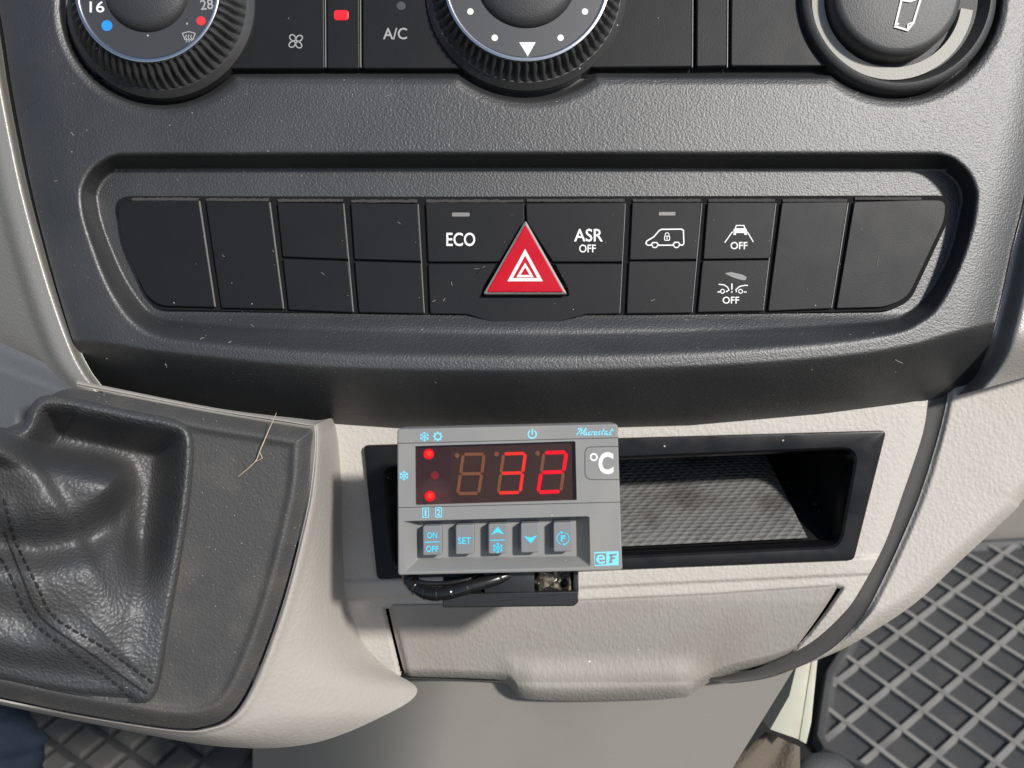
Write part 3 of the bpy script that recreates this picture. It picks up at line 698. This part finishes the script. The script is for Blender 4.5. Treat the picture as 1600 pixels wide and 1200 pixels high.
def boot_w(x, y):
    d = -sdf(rim, x, y); db = -sdf(BODY, x, y)
    lo = sm(830, 970, y); dn = np.clip(d, 0, None)
    val = 70 - 112 * (1 - lo) - 12 * lo
    rimh = 56 + 27 * np.sqrt(np.clip(1 - (1 - np.clip(dn / 13, 0, 1)) ** 2, 0, 1))
    h = rimh + (val - rimh) * sm(10, 68, d) * (1 - 0.45 * lo)
    dp = 0.5 * (db - 4 + np.sqrt((db - 4) ** 2 + (8 + 14 * lo) ** 2)); ln = 20 + 58 * lo
    dp = 80 * np.tanh(dp / 80)
    h = h + (1 - np.exp(-dp / ln)) * (86 + 62 * (1 - lo) + 0.20 * np.clip(240 - x, 0, 400) - 14 * lo)
    k = sm(0, 46, db)
    h += k * 40 * gs([(-100, 640), (60, 712), (150, 745), (166, 756)], 50, x, y)
    h += k * 30 * gs([(10, 640), (62, 735), (112, 815)], 85, x, y) * (0.5 - 0.5 * np.tanh(((x - 66) * 0.869 - (y - 735) * 0.495) / 10))
    h -= sm(-4, 30, db) * 56 * gs([(-60, 842), (60, 858), (140, 842), (185, 806), (206, 786)], 30, x, y)
    h += k * 10 * gs([(60, 790), (130, 800)], 26, x, y)
    h += sm(10, 50, d) * 6 * gs([(8, 790), (40, 885), (72, 972), (150, 1028), (222, 1080)], 17, x, y)
    h -= k * 12 * gs([(-40, 940), (20, 962), (60, 968)], 26, x, y)
    h += k * 20 * gs([(-90, 1000), (30, 1030), (110, 1040)], 42, x, y)
    h -= sm(0, 8, d) * 26 * gs([(60, 1092), (120, 1096), (195, 1098)], 12, x, y)
    h += k * 1.5 * np.sin(x * 0.06 + y * 0.03) * np.sin(y * 0.05 - x * 0.02)
    h += sm(4, 30, d) * 6 * np.tanh(((x - 110) * 0.86 + (y - 660) * 0.5) / 2.0) * gs([(128, 640), (104, 690)], 24, x, y)
    return h
boot = thing('gear_boot', P(120, 1080, 60), 'black pebbled leather gear lever boot with stitched seam', 'gear boot')
patch('leather', polar(rim, (60, 880), boot_w), 170, 420, 'leather_black', boot)
# stitching: single raised threads
st = MB()
for line in ([(6, 780), (24, 845), (58, 915), (86, 965), (165, 1014), (246, 1072)], [(-14, 850), (14, 895), (48, 968), (118, 1022), (178, 1066), (212, 1096)], [(6, 830), (36, 905), (66, 966), (146, 1024), (232, 1086)]):
    c = curve(line, 60); seg = np.r_[0, np.cumsum(np.hypot(*np.diff(c, axis=0).T))]
    pos = 0; seam = line[0][1] == 830
    while pos < seg[-1] - 12:
        ln = 8.5 if not seam else 9.5
        q = [(np.interp(pos + ln * f, seg, c[:, 0]), np.interp(pos + ln * f, seg, c[:, 1])) for f in (0, .5, 1)]
        pts = []
        for f, (x, y) in zip((0, 1, 0), q):
            w = float(boot_w(np.array([x]), np.array([y]))[0]); pts.append(P(x, y, w + (2.6 if f else 0.3)))
        tube(pts, 1.8 if not seam else 1.3, 6, st); pos += 14 if not seam else 9.5
st.build('stitching', 'thread', boot, smooth=60, kind='stuff')
# dry strand on the plate
sp = curve([(372, 745, 74), (398, 722, 77), (408, 700, 80), (420, 672, 84), (432, 645, 92)], 8)
mb = tube([P(*q) for q in sp], [0.3 + 0.45 * math.sin(math.pi * i / len(sp)) for i in range(len(sp))], 6)
tube([P(398, 722, 77), P(410, 716, 79), P(406, 706, 80)], 0.5, 5, mb)
mb.build('dry_grass', 'straw', None, smooth=60, label='thin dry grass strand lying on the black gear plate', cat='grass strand')

# ================================================================== temperature controller
WD = 175
ctl = thing('temperature_controller', P(795, 895, 120), 'grey digital temperature controller showing 32 in red digits', 'thermostat')
def c6(*p): return [(620 + a / 4.444, 660 + b / 4.444) for a, b in p]
body = rounded(c6((2, 45), (1534, 10), (1568, 1028), (8, 1062)), [5, 5, 5, 5], 4)
# front shell with an opening for the display and the sloped key recess
win = rounded(c6((127, 165), (1240, 130), (1250, 540), (130, 575)), 2, 4)
rec_o = rounded(c6((45, 685), (1338, 650), (1345, 1003), (55, 1036)), 4, 4)
rec_i = rounded(c6((135, 694), (1252, 664), (1258, 952), (140, 966)), 3, 4)
def bridge_plate(w):
    """flat front face with two holes, as a triangulated fill"""
    import bmesh
    bm = bmesh.new(); es = []
    for poly, ins in ((body, 2.2), (win, 0), (rec_o, 0)):
        q = [uv(x, y, WD) for x, y in poly]
        if ins: q = inset(q, ins)
        vs = [bm.verts.new((a, b, w)) for a, b in q]
        es += [bm.edges.new((vs[i], vs[(i + 1) % len(vs)])) for i in range(len(vs))]
    bmesh.ops.triangle_fill(bm, use_beauty=True, use_dissolve=False, edges=es)
    bm.verts.index_update()
    V = [tuple(v.co) for v in bm.verts]; F = [tuple(v.index for v in (f.verts if f.normal.z > 0 else reversed(list(f.verts)))) for f in bm.faces]
    bm.free(); return V, F
mb = MB(); mb.add(*bridge_plate(WD))
mb.add(*ringmesh([at(body, WD, WD - 62), at(body, WD, WD - 2.2), at(body, WD, WD - 0.6, 0.7), at(body, WD, WD, 2.2)]))
mb.add(*ringmesh([at(win, WD, WD), at(win, WD, WD - 12)]))
ri = [(u, v, WD - 24) for u, v, _ in at(rec_i, WD)]
mb.add(*ringmesh([at(rec_o, WD, WD), [(u, v, WD - 1.2) for u, v, _ in at(rec_o, WD, None, 0.8)], ri]))
mb.add(ri, [tuple(range(len(ri)))])
mb.add(at(body, WD, WD - 62), [tuple(range(len(body)))[::-1]])
shell = mb.build('case', 'case_grey', ctl, smooth=28)
prism(c6((140, 130), (1400, 130), (1400, 900), (140, 900)), WD - 60, 20, 2).build('rear_body', 'bracket_black', ctl)
E = WD + 0.5
ln = MB(); stroke(c6((0, 146), (1538, 106)), 1.0, E - .2, ln); stroke(c6((6, 592), (1555, 553)), 1.0, E - .2, ln)
stroke(c6((1545, 166), (1345, 170), (1318, 180), (1307, 205), (1307, 358), (1320, 385), (1348, 397), (1550, 398)), 1.0, E - .2, ln)
ln.build('groove', 'seam_grey', ctl)
disp = prism(win, WD - 8, WD - 14, 0).build('display', 'display_brown', ctl, label='dark display window with red 32')
prism(c6((127, 165), (372, 157), (376, 568), (130, 575)), WD - 7.6, WD - 8.4, 0).build('lamp_field', 'display_left', disp)
WS = WD - 7.0
def seg(a, b, hw=11.5):
    a = np.array(a, float); b = np.array(b, float); e = (b - a) / np.linalg.norm(b - a); n = np.array((-e[1], e[0]))
    a = a + e * 4; b = b - e * 4
    return c6(*[tuple(q) for q in (a, a + e * hw * .8 + n * hw, b - e * hw * .8 + n * hw, b, b - e * hw * .8 - n * hw, a + e * hw * .8 - n * hw)])
digits = [((462, 222), (607, 220), (442, 358), (590, 355), (422, 494), (568, 492)), ((742, 219), (893, 215), (722, 354), (874, 350), (703, 490), (856, 486)), ((1022, 212), (1178, 206), (1002, 348), (1158, 343), (981, 486), (1138, 479))]
lit = ['', 'abgcd', 'abged']
for (tl, tr, ml, mr_, bl, br), on in zip(digits, lit):
    for nm, p, q in (('a', tl, tr), ('b', tr, mr_), ('c', mr_, br), ('d', bl, br), ('e', ml, bl), ('f', tl, ml), ('g', ml, mr_)):
        mt = 'segment_off' if nm not in on else ('segment_on' if on == 'abged' else 'segment_mid')
        prism(seg(p, q, 13 if mt == 'segment_on' else 11), WS, WS - 0.8, 0).build('segment', mt, disp)
for x, y in ((418, 230), (693, 220), (978, 215)): prism(circ(620 + x / 4.444, 660 + y / 4.444, 3.8, 14), WS, WS - 0.8, 0).build('decimal_point', 'segment_off', disp)
for x, y in ((222, 220), (230, 512)):
    prism(circ(620 + x / 4.444, 660 + y / 4.444, 8.2, 24), WS, WS - .8, 0).build('lamp', 'led_on', disp); prism(circ(620 + (x + 4) / 4.444, 660 + (y - 4) / 4.444, 4.2, 18), WS + .3, WS - .1, 0).build('lamp_core', 'led_core', disp)
prism(circ(620 + 265 / 4.444, 660 + 368 / 4.444, 6.5, 18), WS, WS - .8, 0).build('lamp', 'led_faint', disp)
prism(inset([(x, y) for x, y in win], 0.4), WD - 3.0, WD - 4.0, 0).build('pane', 'tinted_pane', disp)
# marks on the case
def snow(cx, cy, r, w, wd=1.3):
    m_ = MB()
    for k in range(6):
        a = math.radians(90 + 60 * k); c, s_ = math.cos(a), -math.sin(a)
        stroke([(cx, cy), (cx + r * c, cy + r * s_)], wd, w, m_)
        for dlt in (-0.75, 0.75):
            a2 = a + dlt; x0, y0 = cx + .52 * r * c, cy + .52 * r * s_
            stroke([(x0, y0), (x0 + .42 * r * math.cos(a2), y0 - .42 * r * math.sin(a2))], wd * .9, w, m_)
    return m_
snow(663, 682.5, 7.6, E).build('snowflake_mark', 'cyan_print', ctl); snow(631, 743.3, 7.4, E, 1.5).build('snowflake_mark', 'cyan_print', ctl)
gmk = MB(); stroke(circ(683.8, 682, 5), 2.0, E, gmk, closed=True)
for k in range(8):
    a = math.radians(45 * k); stroke([(683.8 + 5.2 * math.cos(a), 682 - 5.2 * math.sin(a)), (683.8 + 7.6 * math.cos(a), 682 - 7.6 * math.sin(a))], 2, E, gmk)
gmk.build('sun_mark', 'cyan_print', ctl)
pw = MB(); stroke(circ(831.5, 678.5, 6.3, 24, 125, 415), 1.9, E, pw); stroke([(831.5, 670), (831.5, 679)], 1.9, E, pw); pw.build('power_mark', 'cyan_print', ctl)
# script lettering drawn stroke by stroke, units of letter height
SCR = [[(0.0, 0.0), (0.18, .55), (0.36, 1.0), (0.42, .35), (0.46, .1), (0.78, 1.0), (0.84, .9), (0.76, .3), (0.80, .02), (0.95, .12)], [(-.08, .82), (.06, 1.0), (.34, 1.0)],
       [(1.02, .5), (0.98, .15), (1.04, .0), (1.16, .14)], [(1.08, .7), (1.11, .76)],
       [(1.50, .42), (1.42, .5), (1.30, .4), (1.25, .15), (1.33, .0), (1.50, .12)],
       [(1.56, .5), (1.62, .42), (1.58, .0)], [(1.60, .2), (1.72, .5), (1.84, .45)],
       [(2.05, .5), (1.92, .38), (1.90, .1), (2.02, .0), (2.16, .14), (2.16, .42), (2.05, .5)],
       [(2.52, .48), (2.40, .5), (2.36, .36), (2.48, .22), (2.44, .03), (2.30, .04)],
       [(2.80, .92), (2.70, .3), (2.72, .02), (2.86, .1)], [(2.60, .55), (2.96, .6)],
       [(3.30, .45), (3.16, .5), (3.04, .3), (3.06, .04), (3.20, .06), (3.34, .46)], [(3.34, .5), (3.30, .12), (3.38, .0), (3.48, .1)],
       [(3.72, .95), (3.60, .3), (3.64, .02), (3.80, .1)], [(3.52, .58), (3.92, .64)]]
sm_ = MB()
for sg_ in SCR:
    c = curve([(900.5 + a * 14.3 + b * 3.5, 680.2 - a * .25 - b * 10.5) for a, b in sg_], 5)
    stroke([tuple(q) for q in c], 1.4, E, sm_)
sm_.build('script_lettering', 'cyan_print', ctl, label='script lettering reading Microstat')
def numbox(ch, x, y):
    stroke([(x - 4.6, y - 7.4), (x + 4.6, y - 7.6), (x + 4.6, y + 7.2), (x - 4.6, y + 7.4)], 1.1, E, closed=True).build('number_box', 'cyan_print', ctl)
    text(ch, x - (1.5 if ch == '1' else 2.8), y - 5.2, x + (1.1 if ch == '1' else 2.8), y + 5.0, E, 'cyan_print', ctl, bold=0.015)
numbox('1', 665, 801.2); numbox('2', 685.2, 800.6)
stroke(circ(927.8, 714.3, 5), 2.2, E, closed=True).build('degree_ring', 'print_white', ctl)
text('C', 935, 706.5, 958.5, 741, E, 'print_white', ctl, bold=0.035)
lg = prism(rounded(c6((1370, 901), (1540, 894), (1541, 992), (1372, 998)), 2), E, WD, 0).build('logo_plate', 'cyan_print', ctl)
prism(c6((1379, 910), (1455, 907), (1455, 985), (1379, 989)), E + .4, E - .2, 0).build('logo_square', 'case_grey', lg)
text('e', 931.5, 866.5, 945.5, 881, E + .8, 'cyan_print', lg, bold=0.012)
fl_ = MB(); 
for q in (((1478, 922), (1528, 917)), ((1492, 945), (1516, 943)), ((1492, 920), (1486, 972))): stroke(c6(*q), 2.4, E + .6, fl_)
stroke(c6((1474, 972), (1500, 970)), 1.6, E + .6, fl_); fl_.build('logo_letter', 'case_grey', lg)
# keys
keys = [(180, 718, 312, 925), (408, 711, 537, 918), (635, 704, 765, 914), (860, 699, 990, 906), (1087, 694, 1217, 900)]
ko = []
for (x0, y0, x1, y1), lb in zip(keys, ('key marked ON OFF', 'key marked SET', 'key with up arrow and snowflake', 'key with down arrow', 'key with circled F')):
    ko.append(prism(rounded(c6((x0, y0), (x1, y0 - 3), (x1 + 1, y1 - 3), (x0 + 1, y1)), 3.2, 5), WD - 4, WD - 26, 1.6).build('key', 'key_grey', ctl, smooth=40, label=lb))
WKY = WD - 3.5
def c6b(a): return 620 + a / 4.444
def c6y(b): return 660 + b / 4.444
def t6(s, x0, y0, x1, y1, par, b=0.018): text(s, c6b(x0), c6y(y0), c6b(x1), c6y(y1), WKY, 'cyan_strong', par, bold=b)
t6('ON', 210, 762, 280, 806, ko[0]); t6('OFF', 202, 857, 288, 900, ko[0]); stroke(c6((193, 833), (298, 829)), 1.2, WKY).build('divider', 'cyan_strong', ko[0])
t6('SET', 424, 798, 515, 845, ko[1])
prism(c6((652, 783), (700, 724), (746, 780), (700, 762)), WKY, WKY - .6, 0).build('up_arrow', 'cyan_strong', ko[2]); stroke(c6((648, 820), (749, 816)), 1.2, WKY).build('divider', 'cyan_strong', ko[2])
snow(620 + 700 / 4.444, 660 + 872 / 4.444, 8.4, WKY, 1.4).build('snowflake_mark', 'cyan_strong', ko[2])
prism(c6((880, 788), (928, 800), (974, 784), (930, 841)), WKY, WKY - .6, 0).build('down_arrow', 'cyan_strong', ko[3])
fx, fy = c6b(1153), c6y(806)
fcm = MB(); stroke(circ(fx, fy, 9.6, 20, 105, 250), 1.1, WKY, fcm); stroke(circ(fx, fy, 9.6, 20, -75, 70), 1.1, WKY, fcm); prism([(fx - 3.5, fy - 12), (fx - 3, fy - 7), (fx + 1, fy - 9)], WKY, WKY - .5, 0, fcm); prism([(fx + 3.5, fy + 12), (fx + 3, fy + 7), (fx - 1, fy + 9)], WKY, WKY - .5, 0, fcm)
fcm.build('circle_arrows', 'cyan_strong', ko[4]); t6('F', 1138, 784, 1170, 828, ko[4], 0.03)

# ---- bracket, glue, cable
brk = thing('controller_bracket', P(797, 949, 10), 'black plastic bracket holding the temperature controller above the drawer', 'bracket')
prism(rounded([(690, 929), (903, 924), (904, 941), (897, 947.5), (692, 950)], 2), 150, WF + 6, 2).build('base_bar', 'bracket_black', brk, smooth=30)
prism([(757, 880), (835, 880), (835, 930), (757, 932)], 146, 0, 1).build('centre_block', 'bracket_black', brk, smooth=30)
prism([(896, 885), (904, 885), (904, 930), (896, 930)], 142, 0, 1).build('side_wall', 'bracket_black', brk, smooth=30)
prism([(692, 885), (900, 885), (900, 930), (692, 932)], 112, 0, 1).build('back_plate', 'bracket_black', brk, smooth=30)
def glue_fn(s, t):
    x = 834 + 66 * s; y = 884 + 47 * t
    h = np.zeros_like(x)
    r = np.random.RandomState(5)
    for _ in range(60):
        cx, cy, rr, a = r.uniform(832, 902), r.uniform(884, 932), r.uniform(2.2, 6), r.uniform(2, 8)
        h += a * np.exp(-((x - cx) ** 2 + (y - cy) ** 2) / rr ** 2)
    edge = np.maximum(np.exp(-((x - 842) / 8) ** 2), np.maximum(np.exp(-((x - 890) / 8) ** 2), np.exp(-((y - 926) / 6) ** 2)))
    return x, y, 114 + h + 20 * edge - 16 * np.exp(-((x - 880) ** 2 + (y - 912) ** 2) / 60)
patch('glue_blob', glue_fn, 80, 60, 'glue', brk, smooth=180, label='lumpy glossy dried glue')
cp = curve([(640, 880, 90), (640, 903, 114), (652, 920, 128), (675, 928, 144), (705, 925, 152), (740, 915, 152), (775, 905, 146), (815, 890, 130)], 22)
rad = [11.0 + 0.8 * (((i * 1.0 / 15) % 1.0)) - (3.5 * i / len(cp)) for i in range(len(cp))]
tube([P(*q) for q in cp], rad, 20).build('taped_cable', 'tape_black', None, smooth=25, label='black tape-wrapped cable running under the temperature controller', cat='cable')
mb = tube([P(*q) for q in curve([(655, 885, 90), (652, 908, 128), (690, 912, 132), (730, 905, 128), (760, 890, 116)], 10)], 4, 10)
mb.build('thin_wire', 'tape_black', None, smooth=60, label='thin black wire behind the tape-wrapped cable', cat='wire')

# ================================================================== floor, mats, footwell pieces
def ray_floor(x, y, z):
    d = R3 @ Vector(((x - 800), (600 - y), -D)); c = ORG + R3 @ Vector((0, 0, D * S)); t = (z - c.z) / d.z; return c + d * t
fl = [from_world(p) for p in ((-1.2, -0.6, 0), (1.4, -0.6, 0), (1.4, 1.6, 0), (-1.2, 1.6, 0))]
build('floor', fl, [(0, 1, 2, 3)], 'floor_dark', None, kind='structure', label='dark cab floor under the mats')
yb_ = ray_floor(1560, 846, 0.0).y
fw = [from_world(p) for p in ((-1.2, yb_, 0), (1.4, yb_, 0), (1.4, yb_ + 0.2, 0.7), (-1.2, yb_ + 0.2, 0.7))]
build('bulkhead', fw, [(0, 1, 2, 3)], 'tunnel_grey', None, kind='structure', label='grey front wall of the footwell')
def inpoly(poly, x, y):
    c = False; n = len(poly)
    for i in range(n):
        a, b = poly[i], poly[i - 1]
        if (a[1] > y) != (b[1] > y) and x < (b[0] - a[0]) * (y - a[1]) / (b[1] - a[1]) + a[0]: c = not c
    return c
def wbox(mb, quad, z0, z1, bev=0.0008):
    """world-space slab on a quad footprint with a small top bevel"""
    c = [Vector((p[0], p[1], 0)) for p in quad]; m_ = sum(c, Vector()) / 4
    top = [p + (m_ - p).normalized() * bev * 1.4 for p in c]
    V = [from_world((p.x, p.y, z0)) for p in c] + [from_world((p.x, p.y, z1 - bev)) for p in c] + [from_world((p.x, p.y, z1)) for p in top]
    F = [(8, 9, 10, 11)] + [(i, (i + 1) % 4, 4 + (i + 1) % 4, 4 + i) for i in range(4)] + [(4 + i, 4 + (i + 1) % 4, 8 + (i + 1) % 4, 8 + i) for i in range(4)]
    mb.add(V, F); return mb
ZM = 0.010
# passenger mat: outline in floor metres
pts = [(1312, 1012), (1288, 1050), (1272, 1150), (1283, 1172), (1345, 1204), (1380, 1260), (2100, 1330), (1900, 820), (1640, 838), (1420, 850), (1360, 930)]
mo = [ray_floor(x, y, ZM) for x, y in pts]
mo2 = [(p.x, p.y) for p in mo]
mat_r = thing('floor_mat', from_world((mo[1].x, mo[1].y, 0.0)), 'grey rubber floor mat with light diamond ribs in the passenger footwell', 'floor mat', 'rubber floor mats')
def slab(poly, z0, z1, name, mat, parent, **k):
    n = len(poly); ar = sum(poly[i - 1][0] * poly[i][1] - poly[i][0] * poly[i - 1][1] for i in range(n))
    if ar < 0: poly = poly[::-1]
    V = [from_world((x, y, z0)) for x, y in poly] + [from_world((x, y, z1)) for x, y in poly]
    F = [tuple(range(n, 2 * n))] + [(i, (i + 1) % n, n + (i + 1) % n, n + i) for i in range(n)]
    return build(name, V, F, mat, parent, **k)
mo_r = rounded(mo2, 0.02, 5)
slab(mo_r, 0.001, ZM - 0.004, 'mat_base', 'mat_rubber', mat_r)
# raised edge
eo = curve([(p[0], p[1]) for p in mo_r], 1, True)
ei = inset([tuple(p) for p in eo], 0.011)
V = [from_world((x, y, 0.002)) for x, y in eo] + [from_world((x, y, ZM + 0.002)) for x, y in inset([tuple(p) for p in eo], 0.002)] + [from_world((x, y, ZM + 0.002)) for x, y in inset([tuple(p) for p in eo], 0.006)] + [from_world((x, y, ZM - 0.004)) for x, y in ei]
n = len(eo); F = []
for k in range(3):
    for i in range(n): F.append((k * n + i, k * n + (i + 1) % n, (k + 1) * n + (i + 1) % n, (k + 1) * n + i))
build('mat_edge', V, F, 'mat_rubber', mat_r, smooth=40)
# lattice directions measured on the floor
o0 = ray_floor(1381.7, 1041.7, ZM); ea = ray_floor(1381.7 + 43 * 2, 1041.7 + 30 * 2, ZM) - o0; eb = ray_floor(1381.7 + 36 * 2, 1041.7 - 28 * 2, ZM) - o0
ea /= 2; eb /= 2
print('MAT', ea.length, eb.length, ea.angle(eb) * 57.3)
pitch = (ea.length + eb.length) / 2; an = (math.atan2(ea.y, ea.x) + math.atan2(eb.y, eb.x) - math.pi / 2) / 2
ea = Vector((math.cos(an), math.sin(an), 0)) * pitch; eb = Vector((-math.sin(an), math.cos(an), 0)) * pitch
inner_mat = inset(mo2, 0.005)
def clip_runs(p0, d, poly, step=0.004, T=1.2):
    runs = []; cur = None; t = -T
    while t < T:
        q = p0 + d * t
        if inpoly(poly, q.x, q.y): cur = [t, t] if cur is None else [cur[0], t]
        elif cur: runs.append(cur); cur = None
        t += step
    if cur: runs.append(cur)
    return [r for r in runs if r[1] - r[0] > 0.01]
RW = pitch * 0.066
for k, (e1, e2, zt) in enumerate(((ea, eb, ZM), (eb, ea, ZM - 0.0004))):
    d = e1.normalized(); nn = e2.normalized()
    for i in range(-26, 27):
        p0 = o0 + e2 * (i + 0.5); p0 = Vector((p0.x, p0.y, 0))
        for a, b in clip_runs(p0, d, inner_mat):
            q = [p0 + d * a - nn * RW, p0 + d * b - nn * RW, p0 + d * b + nn * RW, p0 + d * a + nn * RW]
            ctr = sum(q, Vector()) / 4
            wbox(MB(), [(v.x, v.y) for v in q], ZM - 0.006, zt, 0.0009).build('rib', 'mat_rib', mat_r)
# driver mat below the bolster: raised dusty pads
pts = [(40, 1095), (150, 1085), (420, 1120), (362, 1200), (380, 1290), (-60, 1320), (-80, 1120)]
ml = [ray_floor(x, y, ZM) for x, y in pts]; ml2 = [(p.x, p.y) for p in ml]
mat_l = thing('floor_mat', from_world((ml[2].x, ml[2].y, 0)), 'dusty black rubber floor mat with raised diamond pads below the gear console', 'floor mat', 'rubber floor mats')
slab(rounded(ml2, 0.02, 4), 0.001, ZM - 0.004, 'mat_base', 'mat_dark', mat_l)
o1 = ray_floor(163, 1181, ZM); pd = ray_floor(163 + 67, 1181, ZM) - o1
e1 = (ray_floor(163 + 40, 1181 - 30, ZM) - o1); e2 = (ray_floor(163 + 45, 1181 + 25, ZM) - o1)
pl = (e1.length + e2.length) / 2; a1 = (math.atan2(e1.y, e1.x) + math.atan2(e2.y, e2.x) + math.pi / 2) / 2
e1 = Vector((math.cos(a1), math.sin(a1), 0)) * pl; e2 = Vector((math.sin(a1), -math.cos(a1), 0)) * pl
for i in range(-7, 8):
    for j in range(-7, 8):
        c = o1 + e1 * i + e2 * j
        if inpoly(inset(ml2, 0.012), c.x, c.y):
            q = [c + e1 * a + e2 * b for a, b in ((-.41, -.41), (-.41, .41), (.41, .41), (.41, -.41))]
            ar = sum(q[k - 1].x * q[k].y - q[k].x * q[k - 1].y for k in range(4))
            if ar < 0: q = q[::-1]
            wbox(MB(), [(v.x, v.y) for v in q], ZM - 0.006, ZM, 0.002).build('pad', 'mat_dusty', mat_l)
# cream foot of the seat base beside the tunnel
br = thing('plastic_bracket', P(1235, 1160, -330), 'cream plastic wedge bracket between the tunnel panel and rubber mat', 'bracket')
prism([(1247, 1030), (1268, 1030), (1248, 1156), (1203, 1140), (1233, 1087)], -330, -420, 2).build('front_face', 'cream_plastic', br, smooth=30)
prism([(1269, 1030), (1278, 1030), (1268, 1130), (1260, 1163), (1249, 1157)], -336, -420, 2).build('side_face', 'cream_plastic', br, smooth=30)
def carp(s, t):
    x = (1196 - 100 * t) + s * (54 + 100 * t); y = 1143 + 24 * s * (1 - t) + t * 95; return x, y, -420 + 60 * t + 8 * np.sin(s * 9)
patch('floor_carpet', carp, 20, 14, 'tan_carpet', None, kind='structure', label='tan floor carpet edge')
def rub(s, t):
    x = 1232 + s * 120; y = 1176 + t * 90 + 40 * (2 * np.abs(s - .45)) ** 2.5; return x, y, -420 + 70 * np.sqrt(np.clip(t, 0, 1))
patch('rubber_buffer', rub, 30, 20, 'mat_rubber', None, label='black rounded rubber buffer at the foot of the cream bracket', cat='buffer')

# ---- person: trouser leg beside the gear console
def leg(s, t):
    return None
V = []; NR, NS = 28, 26
path = curve([(-60, 1010, -420), (-30, 1100, -430), (-8, 1180, -450), (0, 1300, -480)], 9)
for i, (x, y, w) in enumerate(path):
    u, v, _ = P(x, y, w); r = 92 + 8 * math.sin(i * 0.9) + 5 * math.sin(i * 2.1)
    for j in range(NR):
        a = 2 * math.pi * j / NR; rr = r * (1 + 0.03 * math.sin(3 * a + i * .5))
        V.append((u + rr * math.cos(a), v + 0.15 * rr * math.sin(a), w + rr * math.sin(a)))
F = [tuple(reversed(q)) for q in grid_faces(NR, len(path), True)]; F.append(tuple(range(NR))); F.append(tuple(range((len(path) - 1) * NR, len(path) * NR))[::-1])
build('person', V, F, 'denim', None, smooth=180, label='person in dark blue jeans, only the lower leg showing', cat='person')
